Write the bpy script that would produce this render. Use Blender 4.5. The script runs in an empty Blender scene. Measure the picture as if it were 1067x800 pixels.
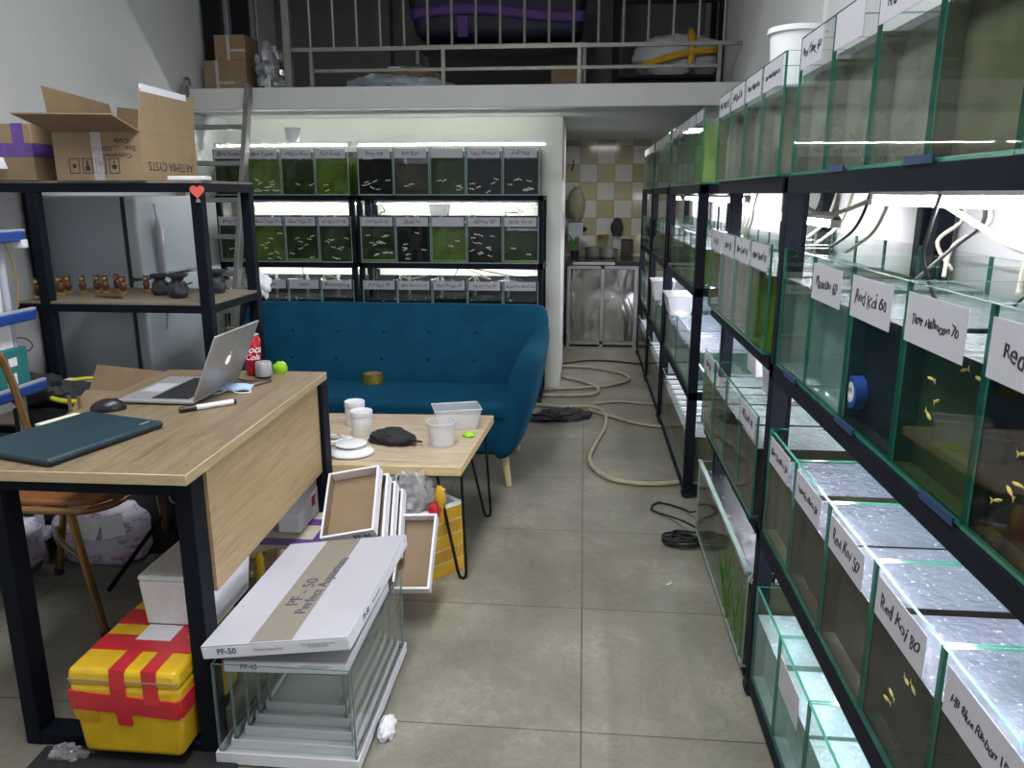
import bpy, bmesh, math, random
from mathutils import Vector, Matrix, Euler, noise
random.seed(7)
PI = math.pi
SC = bpy.context.scene
COL = SC.collection
# ------------------------------------------------------------------ camera
cam = bpy.data.objects.new('camera', bpy.data.cameras.new('camera')); COL.objects.link(cam)
cam.location = (0, 0, 1.35)
cam.rotation_euler = (math.radians(90 - 13.7), 0, math.radians(5.2))
cam.data.sensor_fit = 'HORIZONTAL'; cam.data.sensor_width = 36
cam.data.lens = 809 / 1067 * 36
cam.data.clip_start = 0.02
SC.camera = cam
# ------------------------------------------------------------------ world, lights, exposure
W = bpy.data.worlds.new('world'); SC.world = W; W.use_nodes = True
W.node_tree.nodes['Background'].inputs[0].default_value = (0.78, 0.87, 1.0, 1)
W.node_tree.nodes['Background'].inputs[1].default_value = 0.28
def area(name, loc, rot, sx, sy, power, col):
    l = bpy.data.lights.new(name, 'AREA'); l.shape = 'RECTANGLE'; l.size = sx; l.size_y = sy
    l.energy = power; l.color = col
    o = bpy.data.objects.new(name, l); COL.objects.link(o); o.location = loc; o.rotation_euler = rot
    return o
# daylight through the open shop front behind the camera, and the shop's ceiling lamp, plus an added kitchen fill
area('shopfront_daylight', (-0.8, -2.45, 1.6), (math.radians(90), 0, 0), 3.0, 2.2, 6, (0.86, 0.93, 1.0))
area('ceiling_lamp_light', (-0.55, 1.4, 3.12), (0, 0, 0), 0.5, 2.6, 95, (0.95, 0.98, 1.0))
area('kitchen_fill_light', (.2, 6.55, 1.84), (0, 0, 0), 0.3, 0.5, 5.5, (1.0, 0.96, 0.86))  # unseen fill light, added to brighten the dim kitchen corner
vs = SC.view_settings
SC.display_settings.display_device = 'sRGB'
vs.view_transform = 'Standard'; vs.look = 'None'; vs.gamma = 1; vs.use_curve_mapping = False
vs.exposure = 0.0
SC.cycles.transparent_max_bounces = 48
SC.cycles.max_bounces = 10
SC.cycles.sample_clamp_indirect = 4
SC.cycles.caustics_reflective = False
SC.cycles.caustics_refractive = False
# ------------------------------------------------------------------ materials
MATS = {}
class NT:
    def __init__(s, name):
        s.m = bpy.data.materials.new(name); s.m.use_nodes = True
        s.t = s.m.node_tree; s.n = s.t.nodes; s.l = s.t.links
        s.b = s.n['Principled BSDF']; s.out = s.n['Material Output']
        MATS[name] = s.m
    def add(s, kind, **k):
        x = s.n.new(kind)
        for a, v in k.items():
            if a in x.inputs.keys(): x.inputs[a].default_value = v
            else: setattr(x, a, v)
        return x
    def link(s, a, b): s.l.new(a, b)
    def coord(s, scale=(1, 1, 1), rot=(0, 0, 0), which='Object', loc=(0, 0, 0)):
        tc = s.add('ShaderNodeTexCoord'); mp = s.add('ShaderNodeMapping')
        mp.inputs['Scale'].default_value = scale; mp.inputs['Rotation'].default_value = rot; mp.inputs['Location'].default_value = loc
        s.link(tc.outputs[which], mp.inputs[0]); return mp.outputs[0]
    def ramp(s, src, stops):
        r = s.add('ShaderNodeValToRGB'); e = r.color_ramp.elements
        while len(e) < len(stops): e.new(0.5)
        for i, (p, c) in enumerate(stops):
            e[i].position = p; e[i].color = (*c, 1) if len(c) == 3 else c
        s.link(src, r.inputs[0]); return r.outputs[0]
    def noise(s, vec, scale, detail=4, rough=0.55, dist=0):
        x = s.add('ShaderNodeTexNoise'); x.inputs['Scale'].default_value = scale; x.inputs['Detail'].default_value = detail
        x.inputs['Roughness'].default_value = rough; x.inputs['Distortion'].default_value = dist
        if vec is not None: s.link(vec, x.inputs['Vector'])
        return x.outputs['Fac']
    def bump(s, h, strength=0.2, dist=0.01, to=None):
        x = s.add('ShaderNodeBump'); x.inputs['Strength'].default_value = strength; x.inputs['Distance'].default_value = dist
        s.link(h, x.inputs['Height']); s.link(x.outputs[0], (to or s.b).inputs['Normal']); return x.outputs[0]
def setp(b, col=None, rough=None, metal=None, spec=None, **k):
    if col is not None: b.inputs['Base Color'].default_value = (*col, 1)
    if rough is not None: b.inputs['Roughness'].default_value = rough
    if metal is not None: b.inputs['Metallic'].default_value = metal
    if spec is not None: b.inputs['Specular IOR Level'].default_value = spec
    for a, v in k.items(): b.inputs[a.replace('_', ' ')].default_value = v
def plain(name, col, rough=0.5, metal=0, var=0.12, scale=18, bump=0.0, bscale=None, **k):
    """base colour with a soft natural variation, optional fine bump"""
    s = NT(name); setp(s.b, col, rough, metal, **k)
    v = s.coord()
    if var:
        n = s.noise(v, scale, 5)
        c0 = tuple(max(0, c * (1 - var)) for c in col); c1 = tuple(min(1, c * (1 + var)) for c in col)
        s.link(s.ramp(n, [(0.3, c0), (0.7, c1)]), s.b.inputs['Base Color'])
    if bump: s.bump(s.noise(v, bscale or scale * 4, 4), bump, 0.004)
    return s.m
def emit(name, col, strength):
    s = NT(name); s.n.remove(s.b); e = s.add('ShaderNodeEmission'); e.inputs[0].default_value = (*col, 1); e.inputs[1].default_value = strength
    s.link(e.outputs[0], s.out.inputs[0]); return s.m
def glass(name, tint=(0.90, 0.96, 0.94), refl=0.9, rough=0.02, haze=0.0, hazecol=(0.7, 0.75, 0.75), bump=0):
    s = NT(name); s.n.remove(s.b)
    tr = s.add('ShaderNodeBsdfTransparent'); tr.inputs[0].default_value = (*tint, 1)
    gl = s.add('ShaderNodeBsdfGlossy'); gl.inputs['Roughness'].default_value = rough
    fr = s.add('ShaderNodeFresnel'); geo = s.add('ShaderNodeNewGeometry')
    io = s.add('ShaderNodeMath', operation='MULTIPLY_ADD'); s.link(geo.outputs['Backfacing'], io.inputs[0]); io.inputs[1].default_value = 1 / 1.45 - 1.45; io.inputs[2].default_value = 1.45
    s.link(io.outputs[0], fr.inputs[0])
    mu = s.add('ShaderNodeMath', operation='MULTIPLY'); mu.inputs[1].default_value = refl; s.link(fr.outputs[0], mu.inputs[0])
    first = tr.outputs[0]
    if haze:
        df = s.add('ShaderNodeBsdfDiffuse'); df.inputs[0].default_value = (*hazecol, 1)
        mh = s.add('ShaderNodeMixShader'); mh.inputs[0].default_value = haze
        s.link(tr.outputs[0], mh.inputs[1]); s.link(df.outputs[0], mh.inputs[2]); first = mh.outputs[0]
    mx = s.add('ShaderNodeMixShader'); s.link(mu.outputs[0], mx.inputs[0]); s.link(first, mx.inputs[1]); s.link(gl.outputs[0], mx.inputs[2])
    if bump:
        b = s.add('ShaderNodeBump'); b.inputs['Strength'].default_value = bump; b.inputs['Distance'].default_value = 0.01
        s.link(s.noise(s.coord(), 30, 4), b.inputs['Height']); s.link(b.outputs[0], gl.inputs['Normal'])
    s.link(mx.outputs[0], s.out.inputs[0]); return s.m
def water(name, col, opacity, tint=(0.8, 0.85, 0.8), var=0.35):
    """murky tank water: some light passes, some is scattered by algae and particles"""
    s = NT(name); setp(s.b, col, 0.5, 0, 0.05)
    v = s.coord(); n = s.noise(v, 7, 4)
    c0 = tuple(c * (1 - var) for c in col); c1 = tuple(min(1, c * (1 + var)) for c in col)
    s.link(s.ramp(n, [(0.3, c0), (0.7, c1)]), s.b.inputs['Base Color'])
    tr = s.add('ShaderNodeBsdfTransparent'); tr.inputs[0].default_value = (*tint, 1)
    mx = s.add('ShaderNodeMixShader'); mx.inputs[0].default_value = opacity
    s.link(tr.outputs[0], mx.inputs[1]); s.link(s.b.outputs[0], mx.inputs[2]); s.link(mx.outputs[0], s.out.inputs[0])
    return s.m
def surface(name, col, opacity=0.55):
    """rippled water surface with bubbles and film"""
    s = NT(name); setp(s.b, col, 0.12, 0, 0.6)
    v = s.coord(); n = s.noise(v, 26, 5, 0.65)
    s.bump(n, 0.8, 0.012)
    bub = s.noise(v, 75, 4, 0.7)
    s.link(s.ramp(bub, [(0.0, col), (0.61, col), (0.68, (0.95, 0.97, 1.0))]), s.b.inputs['Base Color'])
    tr = s.add('ShaderNodeBsdfTransparent'); tr.inputs[0].default_value = (0.9, 0.94, 0.97, 1)
    mx = s.add('ShaderNodeMixShader'); mx.inputs[0].default_value = opacity
    s.link(tr.outputs[0], mx.inputs[1]); s.link(s.b.outputs[0], mx.inputs[2]); s.link(mx.outputs[0], s.out.inputs[0])
    return s.m
def wood(name, c0, c1, scale=(1, 1, 1), rough=0.45, grain=9.0, rot=(0, 0, 0)):
    s = NT(name); setp(s.b, c0, rough, 0, 0.4)
    v = s.coord(scale, rot)
    n = s.noise(v, grain, 6, 0.65, 0.6); n2 = s.noise(v, grain * 6, 4, 0.6)
    mx = s.add('ShaderNodeMath', operation='MULTIPLY_ADD'); s.link(n2, mx.inputs[0]); mx.inputs[1].default_value = 0.35; s.link(n, mx.inputs[2])
    s.link(s.ramp(mx.outputs[0], [(0.42, c0), (0.85, c1)]), s.b.inputs['Base Color'])
    s.bump(n2, 0.06, 0.003); return s.m
wood('oak', (0.135, 0.096, 0.057), (0.27, 0.20, 0.125), (6, 0.5, 6))
wood('oak_panel', (0.36, 0.245, 0.125), (0.54, 0.39, 0.215), (6, 0.45, 9))
wood('oak_edge', (0.46, 0.34, 0.19), (0.60, 0.46, 0.28), (3, 1, 9))
wood('ply', (0.40, 0.30, 0.20), (0.66, 0.53, 0.39), (0.8, 5, 4), 0.4)
wood('pine_edge', (0.55, 0.40, 0.18), (0.76, 0.60, 0.34), (0.7, 4, 6))
wood('ash_leg', (0.55, 0.40, 0.22), (0.70, 0.54, 0.32), (6, 6, 0.8))
wood('seat_wood', (0.13, 0.045, 0.014), (0.30, 0.12, 0.04), (1, 5, 3), 0.22)
wood('board', (0.17, 0.14, 0.10), (0.27, 0.22, 0.16), (1, 4, 2), 0.7)
plain('wall_paint', (0.66, 0.66, 0.66), 0.75, var=0.05, scale=1.5, bump=0.05, bscale=90)
plain('wall_warm', (0.70, 0.71, 0.64), 0.75, var=0.05, scale=2, bump=0.05, bscale=90)
plain('loft_shade_paint', (0.16, 0.16, 0.15), 0.85, var=0.08, scale=2)  # darkness of the unlit loft is put into this wall colour
plain('slab_paint', (0.58, 0.58, 0.57), 0.7, var=0.05, scale=3, bump=0.05, bscale=60)
plain('ceiling_paint', (0.72, 0.72, 0.71), 0.8, var=0.03)
plain('black_steel', (0.009, 0.0095, 0.012), 0.6, 0.0, var=0.2, scale=14, bump=0.03, spec=0.12)
plain('navy_steel', (0.006, 0.008, 0.015), 0.6, 0.0, var=0.2, scale=14, spec=0.12)
plain('blue_tape', (0.012, 0.035, 0.10), 0.5, var=0.2)
plain('rubber', (0.012, 0.012, 0.013), 0.7, var=0.2)
plain('rail_steel', (0.20, 0.20, 0.175), 0.45, 0.3, var=0.15)
plain('ladder_steel', (0.22, 0.22, 0.21), 0.45, 0.4, var=0.15)
plain('alu', (0.50, 0.50, 0.52), 0.38, 0.55, var=0.04)
plain('alu_light', (0.62, 0.62, 0.64), 0.4, 0.3, var=0.04)
plain('velvet', (0.003, 0.050, 0.098), 0.8, var=0.16, scale=9, bump=0.12, bscale=260, Sheen_Weight=0.22, Sheen_Roughness=0.3, spec=0.1)
MATS['velvet'].node_tree.nodes['Principled BSDF'].inputs['Sheen Tint'].default_value = (0.15, 0.65, 0.95, 1)
plain('velvet_dark', (0.004, 0.05, 0.10), 0.8, var=0.1, spec=0.1)
plain('card', (0.30, 0.21, 0.12), 0.8, var=0.10, scale=10, bump=0.05)
plain('card_dark', (0.24, 0.16, 0.09), 0.85, var=0.12, scale=10)
plain('card_tray', (0.26, 0.18, 0.11), 0.8, var=0.08, scale=10)
plain('lid_top', (0.50, 0.49, 0.55), 0.5, var=0.04, scale=5, bump=0.05)
plain('pack_beige', (0.50, 0.46, 0.34), 0.5, var=0.08)
plain('card_grey', (0.50, 0.46, 0.41), 0.7, var=0.05, scale=6, bump=0.04)
plain('paper', (0.80, 0.80, 0.84), 0.55, var=0.03)
plain('paper_cream', (0.72, 0.70, 0.52), 0.6, var=0.04)
plain('foam', (0.82, 0.84, 0.86), 0.7, var=0.04, scale=60, bump=0.15, bscale=240)
plain('ink_soft', (0.10, 0.10, 0.15), 0.6, var=0)
plain('ink', (0.02, 0.02, 0.03), 0.6, var=0)
plain('ink_blue', (0.05, 0.13, 0.26), 0.6, var=0)
plain('ink_grey', (0.35, 0.38, 0.42), 0.6, var=0)
plain('purple_tape', (0.13, 0.05, 0.28), 0.25, var=0.25, scale=20, spec=0.6)
plain('white_plastic', (0.80, 0.80, 0.80), 0.35, var=0.03)
plain('yellow_tape', (0.80, 0.50, 0.02), 0.3, var=0.12, scale=16, spec=0.6)
plain('yellow_tape_b', (0.62, 0.36, 0.02), 0.3, var=0.15, scale=16, spec=0.6)
plain('mustard_tape', (0.52, 0.30, 0.03), 0.35, var=0.15, scale=18)
plain('red_tape', (0.62, 0.03, 0.045), 0.28, var=0.12, scale=16, spec=0.6)
plain('red', (0.55, 0.02, 0.03), 0.3, var=0.05)
plain('can_red', (0.50, 0.015, 0.03), 0.25, 0.3, var=0.03)
plain('coral', (0.78, 0.12, 0.09), 0.4, var=0.05)
plain('teal_plastic', (0.02, 0.18, 0.17), 0.4, var=0.06)
plain('teal_sleeve', (0.011, 0.033, 0.046), 0.5, var=0.15, scale=6, bump=0.05)
plain('mask_blue', (0.40, 0.56, 0.78), 0.8, var=0.04)
plain('black_plastic', (0.014, 0.013, 0.018), 0.35, var=0.1)
plain('key_black', (0.02, 0.02, 0.022), 0.5, var=0)
plain('shelf_blue', (0.02, 0.07, 0.34), 0.35, var=0.06)
plain('shelf_grey', (0.42, 0.43, 0.50), 0.4, var=0.05)
plain('brass', (0.55, 0.42, 0.06), 0.25, 0.8, var=0.05)
plain('bronze', (0.15, 0.055, 0.03), 0.35, 0.3, var=0.25, scale=60)
plain('gold', (0.52, 0.33, 0.10), 0.35, 0.6, var=0.2, scale=60)
plain('charcoal', (0.030, 0.032, 0.042), 0.6, var=0.3, scale=60, bump=0.5, bscale=90)
plain('lime', (0.30, 0.62, 0.02), 0.4, var=0.1)
plain('fridge_side', (0.46, 0.53, 0.58), 0.4, var=0.05, scale=3)
plain('fridge_front', (0.56, 0.63, 0.66), 0.28, var=0.04, scale=3)
plain('seal', (0.05, 0.05, 0.05), 0.7, var=0)
plain('chair_tube', (0.30, 0.17, 0.06), 0.22, 0.6, var=0.08)
plain('hose', (0.40, 0.36, 0.24), 0.45, var=0.15)
plain('cream_tube', (0.68, 0.62, 0.48), 0.45, var=0.05)
plain('cable_black', (0.015, 0.015, 0.016), 0.5, var=0)
plain('rag', (0.035, 0.035, 0.04), 0.9, var=0.3, scale=40)
plain('cloth_black', (0.02, 0.02, 0.024), 0.75, var=0.3, scale=30)
plain('plant', (0.06, 0.20, 0.03), 0.5, var=0.3, scale=30)
plain('fish_gold', (0.80, 0.58, 0.16), 0.35, var=0.2, scale=80)
plain('fish_pale', (0.86, 0.84, 0.70), 0.35, var=0.1, scale=80)
plain('racket_yellow', (0.62, 0.62, 0.03), 0.35, var=0.06)
plain('silver_foil', (0.42, 0.43, 0.46), 0.25, 0.8, var=0.2, scale=12, bump=0.5, bscale=20)
plain('purple_dark', (0.010, 0.007, 0.030), 0.6, var=0.4, scale=6)
plain('purple_cloth', (0.09, 0.03, 0.19), 0.6, var=0.2, scale=6)
plain('sack', (0.48, 0.49, 0.50), 0.5, var=0.08, scale=14, bump=0.4, bscale=22)
plain('kitchen_bag', (0.28, 0.28, 0.20), 0.6, var=0.15)
plain('counter_black', (0.02, 0.02, 0.02), 0.25, var=0.2)
plain('sheet_black', (0.016, 0.016, 0.017), 0.8, var=0.3, scale=30, bump=0.2)
plain('label_paper', (0.43, 0.42, 0.46), 0.65, var=0.03)  # dull grey of back-lit labels is put into the paper colour
plain('glass_edge', (0.03, 0.17, 0.115), 0.15, var=0.15, scale=20, spec=0.7)
plain('glass_edge_pale', (0.24, 0.33, 0.31), 0.15, var=0.15, scale=20, spec=0.7)
plain('backing', (0.022, 0.026, 0.035), 0.6, var=0.3, scale=9)
emit('led', (0.95, 0.94, 1.0), 48)
emit('led_soft', (0.90, 0.90, 1.0), 55)
emit('led_chip', (0.92, 0.92, 1.0), 340)
emit('led_wall', (0.96, 0.97, 0.93), 230)
emit('led_dim', (0.86, 0.86, 1.0), 24)
emit('logo_glow', (1.0, 0.93, 0.93), 1.0)
glass('glass', (0.985, 0.994, 0.990), 0.55)
glass('water_front', (0.97, 0.985, 0.975), 0.0, 0.05, 0.02, (0.30, 0.33, 0.28))
glass('glass_thick', (0.90, 0.95, 0.93), 1.0)
glass('clear_plastic', (0.98, 0.985, 0.99), 1.0, 0.12, 0.22, (0.92, 0.92, 0.95))
glass('milky_plastic', (0.95, 0.95, 0.95), 0.9, 0.15, 0.62, (0.90, 0.90, 0.93))
glass('aged_tape', (0.93, 0.90, 0.84), 1.3, 0.25, 0.55, (0.42, 0.39, 0.34), 0.4)
glass('film', (0.97, 0.97, 0.97), 1.8, 0.10, 0.20, (0.95, 0.92, 0.95), 0.9)
water('water_olive', (0.13, 0.135, 0.08), 0.72, (0.45, 0.48, 0.36))
water('water_dark', (0.010, 0.012, 0.013), 0.85, (0.35, 0.38, 0.36))
water('water_brown', (0.060, 0.052, 0.038), 0.80, (0.45, 0.42, 0.36))
water('water_green', (0.13, 0.21, 0.035), 0.60, (0.55, 0.75, 0.30))
water('water_deep', (0.028, 0.056, 0.014), 0.74, (0.30, 0.42, 0.22))
water('water_lime', (0.28, 0.40, 0.14), 0.60, (0.78, 0.90, 0.62))
water('water_grey', (0.30, 0.31, 0.25), 0.45, (0.72, 0.74, 0.68))
water('water_clear', (0.34, 0.46, 0.42), 0.35, (0.80, 0.92, 0.88))
water('water_aqua', (0.42, 0.60, 0.58), 0.55, (0.75, 0.92, 0.90))
surface('surf', (0.30, 0.34, 0.43), 0.74)  # pale blue carries painted lamp reflection along with the bubble film
surface('surf_white', (0.42, 0.48, 0.50), 0.75)
surface('surf_dark', (0.04, 0.045, 0.05), 0.7)
surface('surf_aqua', (0.34, 0.50, 0.52), 0.7)
# floor tiles: 62 cm grey-olive stone porcelain with fine joints
s = NT('floor_tile'); setp(s.b, (0.2, 0.2, 0.16), 0.42, 0, 0.45)
v = s.coord()
n1 = s.noise(v, 2.2, 5, 0.6, 0.4); n2 = s.noise(v, 26, 6, 0.7, 1.4)
mx = s.add('ShaderNodeMath', operation='MULTIPLY_ADD'); s.link(n2, mx.inputs[0]); mx.inputs[1].default_value = 0.5; s.link(n1, mx.inputs[2])
base = s.ramp(mx.outputs[0], [(0.55, (0.185, 0.174, 0.132)), (0.80, (0.255, 0.24, 0.19)), (1.0, (0.38, 0.355, 0.285))])
br = s.add('ShaderNodeTexBrick'); br.offset = 0; br.squash = 1
br.inputs['Scale'].default_value = 1.0; br.inputs['Mortar Size'].default_value = 0.0022; br.inputs['Mortar Smooth'].default_value = 0.2
br.inputs['Brick Width'].default_value = 0.62; br.inputs['Row Height'].default_value = 0.62
br.inputs['Color1'].default_value = (1, 1, 1, 1); br.inputs['Color2'].default_value = (0.9, 0.9, 0.9, 1); br.inputs['Mortar'].default_value = (0.35, 0.35, 0.33, 1)
s.link(s.coord(loc=(-0.02, -1.746 + 0.62 * 3, 0)), br.inputs['Vector'])
mc = s.add('ShaderNodeMix', data_type='RGBA', blend_type='MULTIPLY'); mc.inputs[0].default_value = 1
s.link(base, mc.inputs[6]); s.link(br.outputs['Color'], mc.inputs[7]); s.link(mc.outputs[2], s.b.inputs['Base Color'])
s.bump(n2, 0.12, 0.003)
# kitchen wall tiles: white and beige chequer
s = NT('kitchen_tile'); setp(s.b, (0.5, 0.5, 0.4), 0.12, 0, 0.6)
ck = s.add('ShaderNodeTexChecker'); ck.inputs['Scale'].default_value = 1 / 0.165
ck.inputs['Color1'].default_value = (0.62, 0.62, 0.58, 1); ck.inputs['Color2'].default_value = (0.46, 0.41, 0.24, 1)
vv = s.coord(loc=(0.05, 0.0825, 0.02)); s.link(vv, ck.inputs['Vector'])
br = s.add('ShaderNodeTexBrick'); br.offset = 0; br.inputs['Scale'].default_value = 1; br.inputs['Brick Width'].default_value = 0.165; br.inputs['Row Height'].default_value = 0.165
br.inputs['Mortar Size'].default_value = 0.004; br.inputs['Mortar Smooth'].default_value = 0.6; br.inputs['Color1'].default_value = (1, 1, 1, 1); br.inputs['Color2'].default_value = (0.88, 0.88, 0.88, 1); br.inputs['Mortar'].default_value = (0.5, 0.5, 0.48, 1)
s.link(s.coord(rot=(math.radians(-90), 0, 0), loc=(0.05, 0.02, 0)), br.inputs['Vector'])
mc = s.add('ShaderNodeMix', data_type='RGBA', blend_type='MULTIPLY'); mc.inputs[0].default_value = 1
s.link(ck.outputs[0], mc.inputs[6]); s.link(br.outputs['Color'], mc.inputs[7]); s.link(mc.outputs[2], s.b.inputs['Base Color'])
s.bump(br.outputs['Fac'], -0.8, 0.006)
# dented stainless steel
s = NT('stainless'); setp(s.b, (0.50, 0.48, 0.44), 0.22, 0.9)
s.bump(s.noise(s.coord((1, 1, 0.6)), 3.2, 2, 0.4, 0.6), 0.8, 0.10)
# sofa-table scuffed varnish, patterned plastic wrap
s = NT('pack_print'); setp(s.b, (0.7, 0.7, 0.75), 0.3)
n = s.noise(s.coord((14, 14, 40)), 1.0, 3, 0.6, 1.0)
s.link(s.ramp(n, [(0.46, (0.68, 0.66, 0.76)), (0.56, (0.62, 0.58, 0.70)), (0.60, (0.42, 0.10, 0.28)), (0.66, (0.66, 0.62, 0.74))]), s.b.inputs['Base Color'])
# ------------------------------------------------------------------ mesh helpers
class MB:
    def __init__(s): s.b = bmesh.new(); s.mi = 0
    def face(s, vs, mi=None):
        try: f = s.b.faces.new(vs); f.material_index = s.mi if mi is None else mi; return f
        except ValueError: return None
    def hexa(s, c, mi=None):
        """8 corners: bottom ring 0-3 then top ring 4-7"""
        v = [s.b.verts.new(p) for p in c]
        for q in ((3, 2, 1, 0), (4, 5, 6, 7), (0, 1, 5, 4), (1, 2, 6, 5), (2, 3, 7, 6), (3, 0, 4, 7)): s.face([v[i] for i in q], mi)
        return s
    def box(s, x0, y0, z0, x1, y1, z1, mi=None, M=None):
        c = [(x0, y0, z0), (x1, y0, z0), (x1, y1, z0), (x0, y1, z0), (x0, y0, z1), (x1, y0, z1), (x1, y1, z1), (x0, y1, z1)]
        if M is not None: c = [M @ Vector(p) for p in c]
        return s.hexa(c, mi)
    def bar(s, p0, p1, w, h, mi=None, up=(0, 0, 1)):
        p0, p1 = Vector(p0), Vector(p1); d = (p1 - p0).normalized(); up = Vector(up)
        if abs(d.dot(up)) > 0.98: up = Vector((0, 1, 0))
        a = d.cross(up).normalized() * w / 2; b = a.cross(d).normalized() * h / 2
        return s.hexa([p0 - a - b, p0 + a - b, p0 + a + b, p0 - a + b, p1 - a - b, p1 + a - b, p1 + a + b, p1 - a + b], mi)
    def tube(s, pts, r, n=8, mi=None, closed=False, caps=True, sub=0):
        pts = [Vector(p) for p in pts]
        if sub: pts = spline(pts, sub, closed)
        rs = r if isinstance(r, (list, tuple)) else [r] * len(pts)
        if len(rs) != len(pts): rs = [rs[min(len(rs) - 1, int(i * len(rs) / len(pts)))] for i in range(len(pts))]
        N = len(pts); rings = []; ref = None
        for i, p in enumerate(pts):
            a = pts[(i - 1) % N] if (closed or i > 0) else p; b = pts[(i + 1) % N] if (closed or i < N - 1) else p
            t = (b - a); t = t.normalized() if t.length > 1e-9 else Vector((0, 0, 1))
            if ref is None:
                ref = t.orthogonal().normalized()
            ref = (ref - t * ref.dot(t)); ref = ref.normalized() if ref.length > 1e-6 else t.orthogonal().normalized()
            bi = t.cross(ref)
            rings.append([s.b.verts.new(p + (ref * math.cos(2 * PI * k / n) + bi * math.sin(2 * PI * k / n)) * rs[i]) for k in range(n)])
        for i in range(N if closed else N - 1):
            A, B = rings[i], rings[(i + 1) % N]
            for k in range(n): s.face([A[k], A[(k + 1) % n], B[(k + 1) % n], B[k]], mi)
        if caps and not closed:
            s.face(rings[0][::-1], mi); s.face(rings[-1], mi)
        return s
    def cyl(s, p0, p1, r0, r1=None, n=20, mi=None): return s.tube([p0, p1], [r0, r0 if r1 is None else r1], n, mi)
    def lathe(s, prof, n=24, c=(0, 0, 0), mi=None, M=None):
        rings = []
        for r, z in prof:
            if r < 1e-6: ring = [s.b.verts.new(Vector((c[0], c[1], c[2] + z)))]
            else: ring = [s.b.verts.new(Vector((c[0] + r * math.cos(2 * PI * k / n), c[1] + r * math.sin(2 * PI * k / n), c[2] + z))) for k in range(n)]
            if M is not None:
                for q in ring: q.co = M @ q.co
            rings.append(ring)
        for A, B in zip(rings, rings[1:]):
            for k in range(n):
                a, b = A[k % len(A)], A[(k + 1) % len(A)]; c2, d = B[(k + 1) % len(B)], B[k % len(B)]
                vs = [a, b, c2, d]; u = []
                for q in vs:
                    if q not in u: u.append(q)
                if len(u) > 2: s.face(u, mi)
        return s
    def blob(s, c, r, n=16, m=10, amp=0.0, freq=3.0, seed=0, mi=None, flat=None, sq=1.0):
        c = Vector(c); rings = []
        for i in range(m + 1):
            th = PI * i / m; ring = []
            for k in range(1 if i in (0, m) else n):
                ph = 2 * PI * k / n
                d = Vector((math.sin(th) * math.cos(ph), math.sin(th) * math.sin(ph), math.cos(th)))
                a = 1 + amp * noise.noise(d * freq + Vector((seed, seed * 1.7, 3))) + amp * 0.6 * noise.noise(d * freq * 2.7 + Vector((seed, 5, 1)))
                e = Vector([math.copysign(abs(q) ** sq, q) for q in d]); p = c + Vector((e.x * r[0] * a, e.y * r[1] * a, e.z * r[2] * a))
                if flat is not None and p.z < flat: p.z = flat
                ring.append(s.b.verts.new(p))
            rings.append(ring)
        for A, B in zip(rings, rings[1:]):
            for k in range(n):
                vs = [A[k % len(A)], B[k % len(B)], B[(k + 1) % len(B)], A[(k + 1) % len(A)]]; u = []
                for q in vs:
                    if q not in u: u.append(q)
                if len(u) > 2: s.face(u, mi)
        return s
    def prism(s, poly, lo, hi, mi=None, M=None):
        f = (lambda p: p) if M is None else (lambda p: M @ Vector(p))
        a = [s.b.verts.new(f((x, y, lo))) for x, y in poly]; b = [s.b.verts.new(f((x, y, hi))) for x, y in poly]
        s.face(a[::-1], mi); s.face(b, mi)
        for i in range(len(poly)): s.face([a[i], a[(i + 1) % len(poly)], b[(i + 1) % len(poly)], b[i]], mi)
        return s
    def sheet(s, f, nu, nv, mi=None):
        g = [[s.b.verts.new(f(i / nu, j / nv)) for j in range(nv + 1)] for i in range(nu + 1)]
        for i in range(nu):
            for j in range(nv): s.face([g[i][j], g[i + 1][j], g[i + 1][j + 1], g[i][j + 1]], mi)
        return s
    def mesh(s, name, mats, smooth=True):
        bmesh.ops.recalc_face_normals(s.b, faces=s.b.faces)
        me = bpy.data.meshes.new(name); s.b.to_mesh(me); s.b.free()
        for m in ([mats] if isinstance(mats, str) else mats): me.materials.append(MATS[m])
        if smooth:
            me.polygons.foreach_set('use_smooth', [True] * len(me.polygons)); me.set_sharp_from_angle(angle=math.radians(38))
        return me
    def build(s, name, mats, parent=None, loc=None, rz=None, bevel=0, seg=2, solid=0, subdiv=0, smooth=True, M=None):
        return link(name, s.mesh(name, mats, smooth), parent, loc, rz, bevel, seg, solid, subdiv, M)
def link(name, me, parent=None, loc=None, rz=None, bevel=0, seg=2, solid=0, subdiv=0, M=None):
    o = bpy.data.objects.new(name, me); COL.objects.link(o)
    if parent is not None: o.parent = parent
    if M is not None: o.matrix_local = M
    if loc is not None: o.location = loc
    if rz is not None: o.rotation_euler = (0, 0, rz)
    if solid: m = o.modifiers.new('solid', 'SOLIDIFY'); m.thickness = solid; m.offset = 0
    if subdiv: m = o.modifiers.new('sub', 'SUBSURF'); m.levels = m.render_levels = subdiv
    if bevel: m = o.modifiers.new('bevel', 'BEVEL'); m.width = bevel; m.segments = seg; m.limit_method = 'ANGLE'; m.angle_limit = math.radians(40)
    return o
def spline(pts, sub, closed=False):
    pts = [Vector(p) for p in pts]; n = len(pts); out = []
    for i in range(n if closed else n - 1):
        g = (lambda k: pts[k % n]) if closed else (lambda k: pts[max(0, min(n - 1, k))])
        p0, p1, p2, p3 = g(i - 1), g(i), g(i + 1), g(i + 2)
        for k in range(sub):
            t = k / sub
            out.append(0.5 * ((2 * p1) + (-p0 + p2) * t + (2 * p0 - 5 * p1 + 4 * p2 - p3) * t * t + (-p0 + 3 * p1 - 3 * p2 + p3) * t ** 3))
    if not closed: out.append(pts[-1])
    return out
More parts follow.
